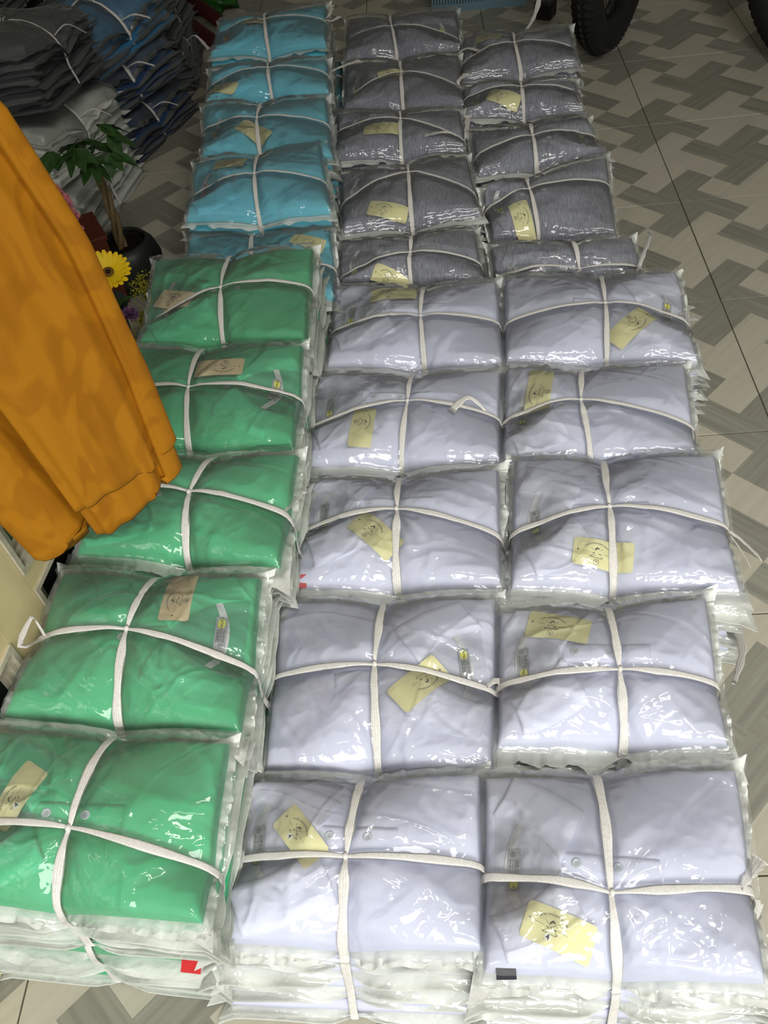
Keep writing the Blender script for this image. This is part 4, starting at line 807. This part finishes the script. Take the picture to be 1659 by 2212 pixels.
# ------------------------------------------------------------------ potted money tree
POT = simple('dark_glazed_pot', (0.018, 0.02, 0.017), .45, .4, var=.3, scale=30)
SOIL = simple('soil', (0.012, 0.009, 0.006), .95, .1, bump=(6, .8, .01))
BARK = simple('braided_bark', (0.17, 0.115, 0.055), .8, .2, var=.5, scale=120, bump=(3, .6, .003))
LEAFM = simple('dark_green_leaf', (0.022, 0.062, 0.012), .4, .4, var=.3, scale=30)
pr = empty('potted_plant', (-.150, .262, 0)); tag(pr, 'small braided-trunk tree with palmate dark leaves in a round dark pot', 'plant')
MB().lathe([(.0, 0), (.05, 0), (.062, .006), (.080, .045), (.083, .07), (.074, .10), (.060, .118), (.056, .118), (.056, .108), (.068, .09), (.05, .085)], 44).build('pot', POT, pr)
MB().lathe([(.067, .094), (.04, .098), (.02, .101), (.0, .102)], 32).build('soil', SOIL, pr)
mb = MB()
for k in range(3):
    P = []; 
    for i in range(40):
        t = i / 39; a = t * 7.5 + k * 2 * PI / 3; r = .008 * (1 - .3 * t); P.append((r * math.cos(a) - .005 + .006 * math.sin(t * 3), r * math.sin(a) + .015 * t, .09 + .235 * t))
    mb.tube(P, [.0068 - .0025 * i / 39 for i in range(40)], 8)
mb.build('braided_trunk', BARK, pr)
rl = random.Random(5)
def leaflet(L_, W_, M, mi=0):
    V = []; F = []; n = 12
    for i in range(n + 1):
        t = i / n; w_ = W_ * math.sin(PI * t ** .8) ** .9 * (1 if t < .98 else .1) + .0006; z = -.22 * L_ * t * t
        for s_, zz in ((-1, .0), (-.5, -.10 * w_), (0, -.25 * w_), (.5, -.10 * w_), (1, .0)): V.append(M @ Vector((L_ * t, s_ * w_, z + zz + .08 * w_ * math.sin(t * 15) * abs(s_))))
    for i in range(n):
        for j in range(4): F.append((i * 5 + j, i * 5 + 5 + j, i * 5 + 6 + j, i * 5 + j + 1))
    return V, F
for i in range(9):
    az = i * 2.4 + .3; el = rl.uniform(.15, .9); ln = rl.uniform(.035, .075)
    b0 = Vector((-.005, .015, .32)); tip = b0 + Vector((math.cos(az) * math.cos(el) * ln, math.sin(az) * math.cos(el) * ln, math.sin(el) * ln))
    lf = MB().tube([b0, (b0 + tip) / 2 + Vector((0, 0, .006)), tip], [.0016, .0012, .001], 6).build('leaf', LEAFM, pr)
    nl = 5
    for j in range(nl):
        a = az + (j - (nl - 1) / 2) * .62; M = Matrix.Translation(tip) @ Matrix.Rotation(a, 4, 'Z') @ Matrix.Rotation(rl.uniform(.1, .55), 4, 'Y') @ Matrix.Rotation(rl.uniform(-.4, .4), 4, 'X')
        V, F = leaflet(rl.uniform(.05, .075) * (1 - .1 * abs(j - 2)), rl.uniform(.010, .014), M); MB().add(V, F).build('leaflet', LEAFM, lf)

# ------------------------------------------------------------------ flowers
PETY = simple('yellow_petal', (0.78, 0.52, 0.008), .5, .3, var=.12, scale=80)
DISC = simple('brown_flower_disc', (0.16, 0.085, 0.015), .8, .2, var=.4, scale=400, bump=(2, .8, .002)); DARKD = simple('dark_disc_centre', (0.02, 0.008, 0.004), .9)
STEM = simple('green_stem', (0.05, 0.11, 0.02), .5, .3); PINK = simple('pink_petal', (0.62, 0.20, 0.24), .6, .3, var=.25, scale=90); PURP = simple('purple_petal', (0.17, 0.075, 0.16), .7, .2, var=.4, scale=90)
REDF = simple('red_petal', (0.33, 0.012, 0.006), .6, .3, var=.4, scale=90); GOLD = simple('goldenrod_bud', (0.26, 0.23, 0.02), .8, .2, var=.4, scale=200); VASE = simple('dark_vase_glass', (0.05, 0.055, 0.05), .15, .6)
fa = empty('flower_arrangement', (-.105, -.06, 0)); tag(fa, 'arrangement with yellow gerbera, red and purple flowers in a dark vase', 'flowers'); F0 = Vector((-.105, -.06, 0))
MB().lathe([(0, 0), (.04, 0), (.045, .005), (.032, .07), (.036, .13), (.05, .165), (.047, .165), (.033, .13), (.03, .12)], 32).build('vase', VASE, fa)
def stem(a, b, par, r=.0022): return MB().tube([a, (Vector(a) + Vector(b)) / 2 + Vector((0, 0, .02)), b], r, 7).build('stem', STEM, par)
gc = Vector((-.030, -.150, .300)) - F0; stem((0.01, 0, .12), gc, fa)
nrm = Vector((.18, -.42, .88)).normalized(); GM = Matrix.Translation(gc) @ nrm.to_track_quat('Z', 'Y').to_matrix().to_4x4()
gd = MB().lathe([(.0105, -.002), (.011, .002), (.0085, .0045), (.0048, .0035)], 24, 0, GM).lathe([(.0052, .0036), (.003, .0042), (0.0001, .003)], 18, 1, GM).build('gerbera_flower', [DISC, DARKD], fa); gd['label'] = 'yellow gerbera with dark centre'
for ringi, (n_, L_, tilt) in enumerate(((22, .036, .42), (20, .030, .62))):
    for k in range(n_):
        a = 2 * PI * (k + .5 * ringi) / n_ + rl.uniform(-.04, .04); ll = L_ * rl.uniform(.92, 1.06)
        M = GM @ Matrix.Rotation(a, 4, 'Z') @ Matrix.Translation((.008, 0, 0)) @ Matrix.Rotation(-tilt * rl.uniform(.85, 1.1), 4, 'Y'); V = []; F = []
        for i in range(8):
            t = i / 7; w_ = .0016 + .0036 * math.sin(PI * (.12 + .62 * t)) if i < 7 else .0022
            for s_ in (-1, 0, 1): V.append(M @ Vector((ll * t, s_ * w_, -.004 * t * t - abs(s_) * .0006)))
        for i in range(7):
            for j in range(2): F.append((i * 3 + j, i * 3 + 3 + j, i * 3 + 4 + j, i * 3 + j + 1))
        MB().add(V, F).build('petal', PETY, gd)
def ruffled(name, c, r, m, par, n=26, seed=0, lab=None):
    rr = random.Random(seed); mb = MB()
    for k in range(n):
        d = Vector((rr.gauss(0, 1), rr.gauss(0, 1), abs(rr.gauss(0, .8)) + .1)).normalized(); M = Matrix.Translation(c) @ d.to_track_quat('X', 'Z').to_matrix().to_4x4() @ Matrix.Rotation(rr.uniform(0, 6), 4, 'X'); V = []; F = []
        for i in range(5):
            t = i / 4
            for j in range(5): s_ = (j - 2) / 2; V.append(M @ Vector((r * t + (.06 * r * math.sin(j * 3 + i) if i == 4 else 0), s_ * r * .55 * t, .12 * r * math.sin(s_ * 5 + t * 4) * t)))
        for i in range(4):
            for j in range(4): F.append((i * 5 + j, i * 5 + 5 + j, i * 5 + 6 + j, i * 5 + j + 1))
        mb.add(V, F)
    o = mb.build(name, m, par)
    if lab: o['label'] = lab
    return o
def sprig(name, c, r, m, par, n=160, seed=0, pr_=.0022):
    rr = random.Random(seed); mb = MB(); top = Vector(c)
    for k in range(n):
        p = top + Vector((rr.gauss(0, r * .42), rr.gauss(0, r * .42), rr.gauss(0, r * .55))); q = pr_ * rr.uniform(.6, 1.2)
        V = [p + Vector(v) * q for v in ((1, 0, 0), (0, 1, 0), (-1, 0, 0), (0, -1, 0), (0, 0, 1), (0, 0, -1))]; mb.add(V, [(0, 1, 4), (1, 2, 4), (2, 3, 4), (3, 0, 4), (1, 0, 5), (2, 1, 5), (3, 2, 5), (0, 3, 5)])
    for k in range(14): p = top + Vector((rr.gauss(0, r * .4), rr.gauss(0, r * .4), rr.gauss(0, r * .4))); mb.tube([top - Vector((0, 0, r * 1.4)), p], .0007, 4)
    o = mb.build(name, m, par); o['kind'] = 'stuff'; return o
ruffled('red_flower', Vector((-.115, -.035, .262)) - F0, .024, REDF, fa, 30, 3); ruffled('red_flower', Vector((-.085, -.085, .258)) - F0, .020, REDF, fa, 26, 4); ruffled('red_flower', Vector((-.075, -.045, .255)) - F0, .020, REDF, fa, 26, 14)
ruffled('purple_flower', Vector((-.028, -.205, .235)) - F0, .019, PURP, fa, 44, 5); ruffled('purple_flower', Vector((-.005, -.190, .225)) - F0, .017, PURP, fa, 44, 6); 
sprig('goldenrod_sprig', Vector((.022, -.140, .255)) - F0, .024, GOLD, fa, 260, 7); sprig('goldenrod_sprig', Vector((.000, -.235, .19)) - F0, .022, GOLD, fa, 200, 8); sprig('goldenrod_sprig', Vector((.012, -.175, .2)) - F0, .024, GOLD, fa, 200, 9); sprig('goldenrod_sprig', Vector((-.055, -.215, .22)) - F0, .016, GOLD, fa, 90, 10)
for p in ((-.115, -.035, .25), (-.028, -.205, .225), (.012, -.135, .24), (.000, -.225, .18)): stem((0.0, 0, .12), Vector(p) - F0, fa, .0016)
for a in (.3, 1.6, 2.9, 4.2, 5.5, -.6, -1.1):
    M = Matrix.Translation((0.0, -.02, .16)) @ Matrix.Rotation(a, 4, 'Z') @ Matrix.Rotation(-.5, 4, 'Y'); V, F = leaflet(.075, .013, M); MB().add(V, F).build('leaf', LEAFM, fa)
fb = empty('flower_arrangement', (-.235, .155, 0)); tag(fb, 'pink carnations in a vase, half hidden behind the orange cloth', 'flowers'); F1 = Vector((-.235, .155, 0))
MB().lathe([(0, 0), (.035, 0), (.038, .01), (.03, .1), (.036, .15), (.033, .15), (.028, .12)], 28).build('vase', VASE, fb)
for i, (x, y, z, r) in enumerate([(-.215, .155, .305, .021), (-.190, .125, .300, .021), (-.178, .105, .285, .018), (-.160, .075, .29, .018), (-.152, .050, .275, .018), (-.20, .09, .28, .02)]):
    c = Vector((x, y, z)) - F1; ruffled('pink_carnation', c, r, PINK, fb, 34, 20 + i); stem((0, 0, .12), c - Vector((0, 0, .01)), fb, .0014)
# dark red wooden box behind the flowers
WOODR = simple('dark_red_wood', (0.085, 0.018, 0.006), .5, .4, var=.3, scale=25)
bx = empty('wooden_box', (-.198, .225, 0), math.radians(-62)); tag(bx, 'narrow dark red wooden box behind the flowers beside the plant pot', 'box')
MB().box(-.06, .06, -.022, .022, 0, .17, 0, None, .002).build('box_body', WOODR, bx, False); MB().box(-.064, .064, -.026, .026, .171, .183, 0, None, .002).build('lid', WOODR, bx, False)

# ------------------------------------------------------------------ red folding stool
REDP = simple('dark_red_plastic', (0.045, 0.004, 0.003), .45, .4, var=.15, scale=10)
so = empty('folding_stool', (-.25, 1.72, 0), math.radians(8)); tag(so, 'dark red plastic stool with crossed legs at the back left', 'stool')
MB().box(-.16, .16, -.13, .13, .285, .315, 0, None, .008).build('seat', REDP, so)
for y in (-.115, .115):
    for s_ in (-1, 1):
        M = Matrix.Translation((0, y + s_ * .010, .145)) @ Matrix.Rotation(s_ * .78, 4, 'Y'); MB().box(-.023, .023, -.008, .008, -.195, .195, 0, M, .004).build('leg', REDP, so)
MB().tube([(0, -.13, .145), (0, .13, .145)], .007, 10).build('pivot_rod', REDP, so)
# green plastic bag on the floor behind the stool
GP = simple('green_plastic', (0.02, 0.11, 0.015), .3, .5)
bm = bmesh.new(); bmesh.ops.create_icosphere(bm, subdivisions=4, radius=1)
for v in bm.verts:
    d = v.co.normalized(); n_ = float(vnoise(d.x * 3 + 5, d.y * 3 + d.z * 4, 3)) * .35 + float(ridged(d.x * 7, d.z * 7 + d.y * 5, 4)) * .12
    v.co = Vector((d.x * .10 * (1 + n_), d.y * .06 * (1 + n_), max(d.z, -.6) * .055 * (1 + n_) + .034))
me = bpy.data.meshes.new('plastic_bag'); bm.to_mesh(me); bm.free(); me.materials.append(GP)
for p in me.polygons: p.use_smooth = True
gb = bpy.data.objects.new('carrier_bag', me); COL.objects.link(gb); gb.location = (-.19, 2.0, .002); tag(gb, 'crumpled green plastic bag on the floor behind the red stool', 'bag')

# ------------------------------------------------------------------ motorbike wheels, crate
RUB = simple('tyre_rubber', (0.012, 0.012, 0.011), .7, .3, bump=(8, .3, .002)); RIM = simple('dark_rim', (0.02, 0.02, 0.02), .3, .6, metallic=.6); STEEL = simple('spoke_steel', (0.25, 0.25, 0.24), .3, .6, metallic=1); BLK = simple('black_plastic', (0.008, 0.008, 0.008), .4, .4)
def motorbike(loc, rz, lab, R=.29, tr=.047):
    rt = empty('motorbike', loc, rz); tag(rt, lab, 'motorbike')     # local: wheel plane x-z, axle along y, wheel centre (0,0,R)
    mb = MB(); n = 96; m = 18; V = []
    for i in range(n):
        a = 2 * PI * i / n
        for j in range(m):
            b = 2 * PI * j / m; rr = R - tr + tr * math.cos(b) * (1.0); V.append((rr * math.cos(a), tr * math.sin(b) * .95, R + rr * math.sin(a)))
    F = [(i * m + j, ((i + 1) % n) * m + j, ((i + 1) % n) * m + (j + 1) % m, i * m + (j + 1) % m) for i in range(n) for j in range(m)]
    mb.add(V, F); tyre = mb.build('tyre', RUB, rt)
    mb = MB()
    for i in range(72):
        a = 2 * PI * i / 72
        for s_ in (-1, 1):
            M = Matrix.Translation((0, 0, R)) @ Matrix.Rotation(-a - (.022 if s_ > 0 else 0), 4, 'Y') @ Matrix.Translation((R - .006, s_ * .019, 0)) @ Matrix.Rotation(s_ * .55, 4, 'Z') @ Matrix.Rotation(s_ * .5, 4, 'X')
            mb.box(-.003, .0045, -.017, .017, -.0075, .0075, 0, M)
    o = mb.build('tread_blocks', RUB, tyre, False); o['kind'] = 'stuff'
    MB().lathe([(R - tr * 1.9, -.022), (R - tr * 1.75, -.026), (R - tr * 1.7, -.02), (R - tr * 2.1, 0), (R - tr * 1.7, .02), (R - tr * 1.75, .026), (R - tr * 1.9, .022), (R - tr * 2.25, 0), (R - tr * 1.9, -.022)], 72, 0, Matrix.Translation((0, 0, R)) @ Matrix.Rotation(PI / 2, 4, 'X')).build('rim', RIM, rt)
    MB().lathe([(.0, -.05), (.018, -.05), (.02, -.02), (.045, -.018), (.05, 0), (.045, .018), (.02, .02), (.018, .05), (0, .05)], 32, 0, Matrix.Translation((0, 0, R)) @ Matrix.Rotation(PI / 2, 4, 'X')).build('hub', RIM, rt)
    for k in range(28):
        a = 2 * PI * k / 28; b = a + (.5 if k % 2 else -.5); s_ = 1 if k % 4 < 2 else -1
        MB().tube([(.042 * math.cos(b), s_ * .016, R + .042 * math.sin(b)), ((R - tr * 2.05) * math.cos(a), 0, R + (R - tr * 2.05) * math.sin(a))], .0014, 5).build('spoke', STEEL, rt)
    for s_ in (-1, 1): MB().tube([(0, s_ * .065, R), (-.06, s_ * .068, R + .30), (-.13, s_ * .07, R + .62)], [.017, .019, .02], 14).build('fork_leg', BLK, rt)
    mb = MB(); V = []; F = []; nn = 24
    for i in range(nn):
        a = math.radians(25 + 130 * i / (nn - 1))
        for j in range(7): b = (j - 3) / 3; V.append(((R + .03 - .02 * b * b) * math.cos(a), b * .058, R + (R + .03 - .02 * b * b) * math.sin(a)))
    for i in range(nn): 
        for j in range(7): v = V[i * 7 + j]; V.append((v[0] * .985, v[1] * .95, R + (v[2] - R) * .985))
    for i in range(nn - 1):
        for j in range(6): a_ = i * 7 + j; F.append((a_, a_ + 7, a_ + 8, a_ + 1)); c_ = nn * 7 + a_; F.append((c_, c_ + 1, c_ + 8, c_ + 7))
    mb.add(V, F).build('mudguard', BLK, rt)
    return rt
mk = motorbike((1.172, 1.325, 0), math.radians(62), 'motorbike front wheel with knobbly tyre behind the right grey row')
MB().box(.085, .145, .225, .285, .02, .075, 0, None, .006).build('stand_foot', BLK, mk, False)
motorbike((1.68, 1.02, 0), math.radians(118), 'second motorbike wheel at the right edge, only the tyre showing')
CRATE = simple('blue_grey_crate_plastic', (0.16, 0.27, 0.33), .4, .4)
ct = empty('plastic_crate', (.80, 1.85, 0), math.radians(-2)); tag(ct, 'pale blue slotted plastic crate on the floor behind the grey bundles', 'crate')
mb = MB(); wx, wy, hz = .16, .12, .2
for s_ in (-1, 1):
    for (lo, hi) in ((.0, .025), (.09, .105), (.18, .2)):
        mb.box(-wx, wx, s_ * wy - .004, s_ * wy + .004, lo, hi); mb.box(s_ * wx - .004, s_ * wx + .004, -wy, wy, lo, hi)
    for k in range(33): x = -wx + 2 * wx * k / 32; mb.box(x - .0028, x + .0028, s_ * wy - .003, s_ * wy + .003, .02, .185)
    for k in range(25): y = -wy + 2 * wy * k / 24; mb.box(s_ * wx - .003, s_ * wx + .003, y - .0028, y + .0028, .02, .185)
mb.build('slotted_walls', CRATE, ct, False)
MB().box(-wx, wx, -wy, wy, 0.001, .006).build('crate_bottom', CRATE, ct, False); MB().box(-wx - .006, wx + .006, -wy - .006, -wy + .002, .195, .207).box(-wx - .006, wx + .006, wy - .002, wy + .006, .195, .207).box(-wx - .006, -wx + .002, -wy, wy, .195, .207).box(wx - .002, wx + .006, -wy, wy, .195, .207).build('crate_rim', CRATE, ct, False)
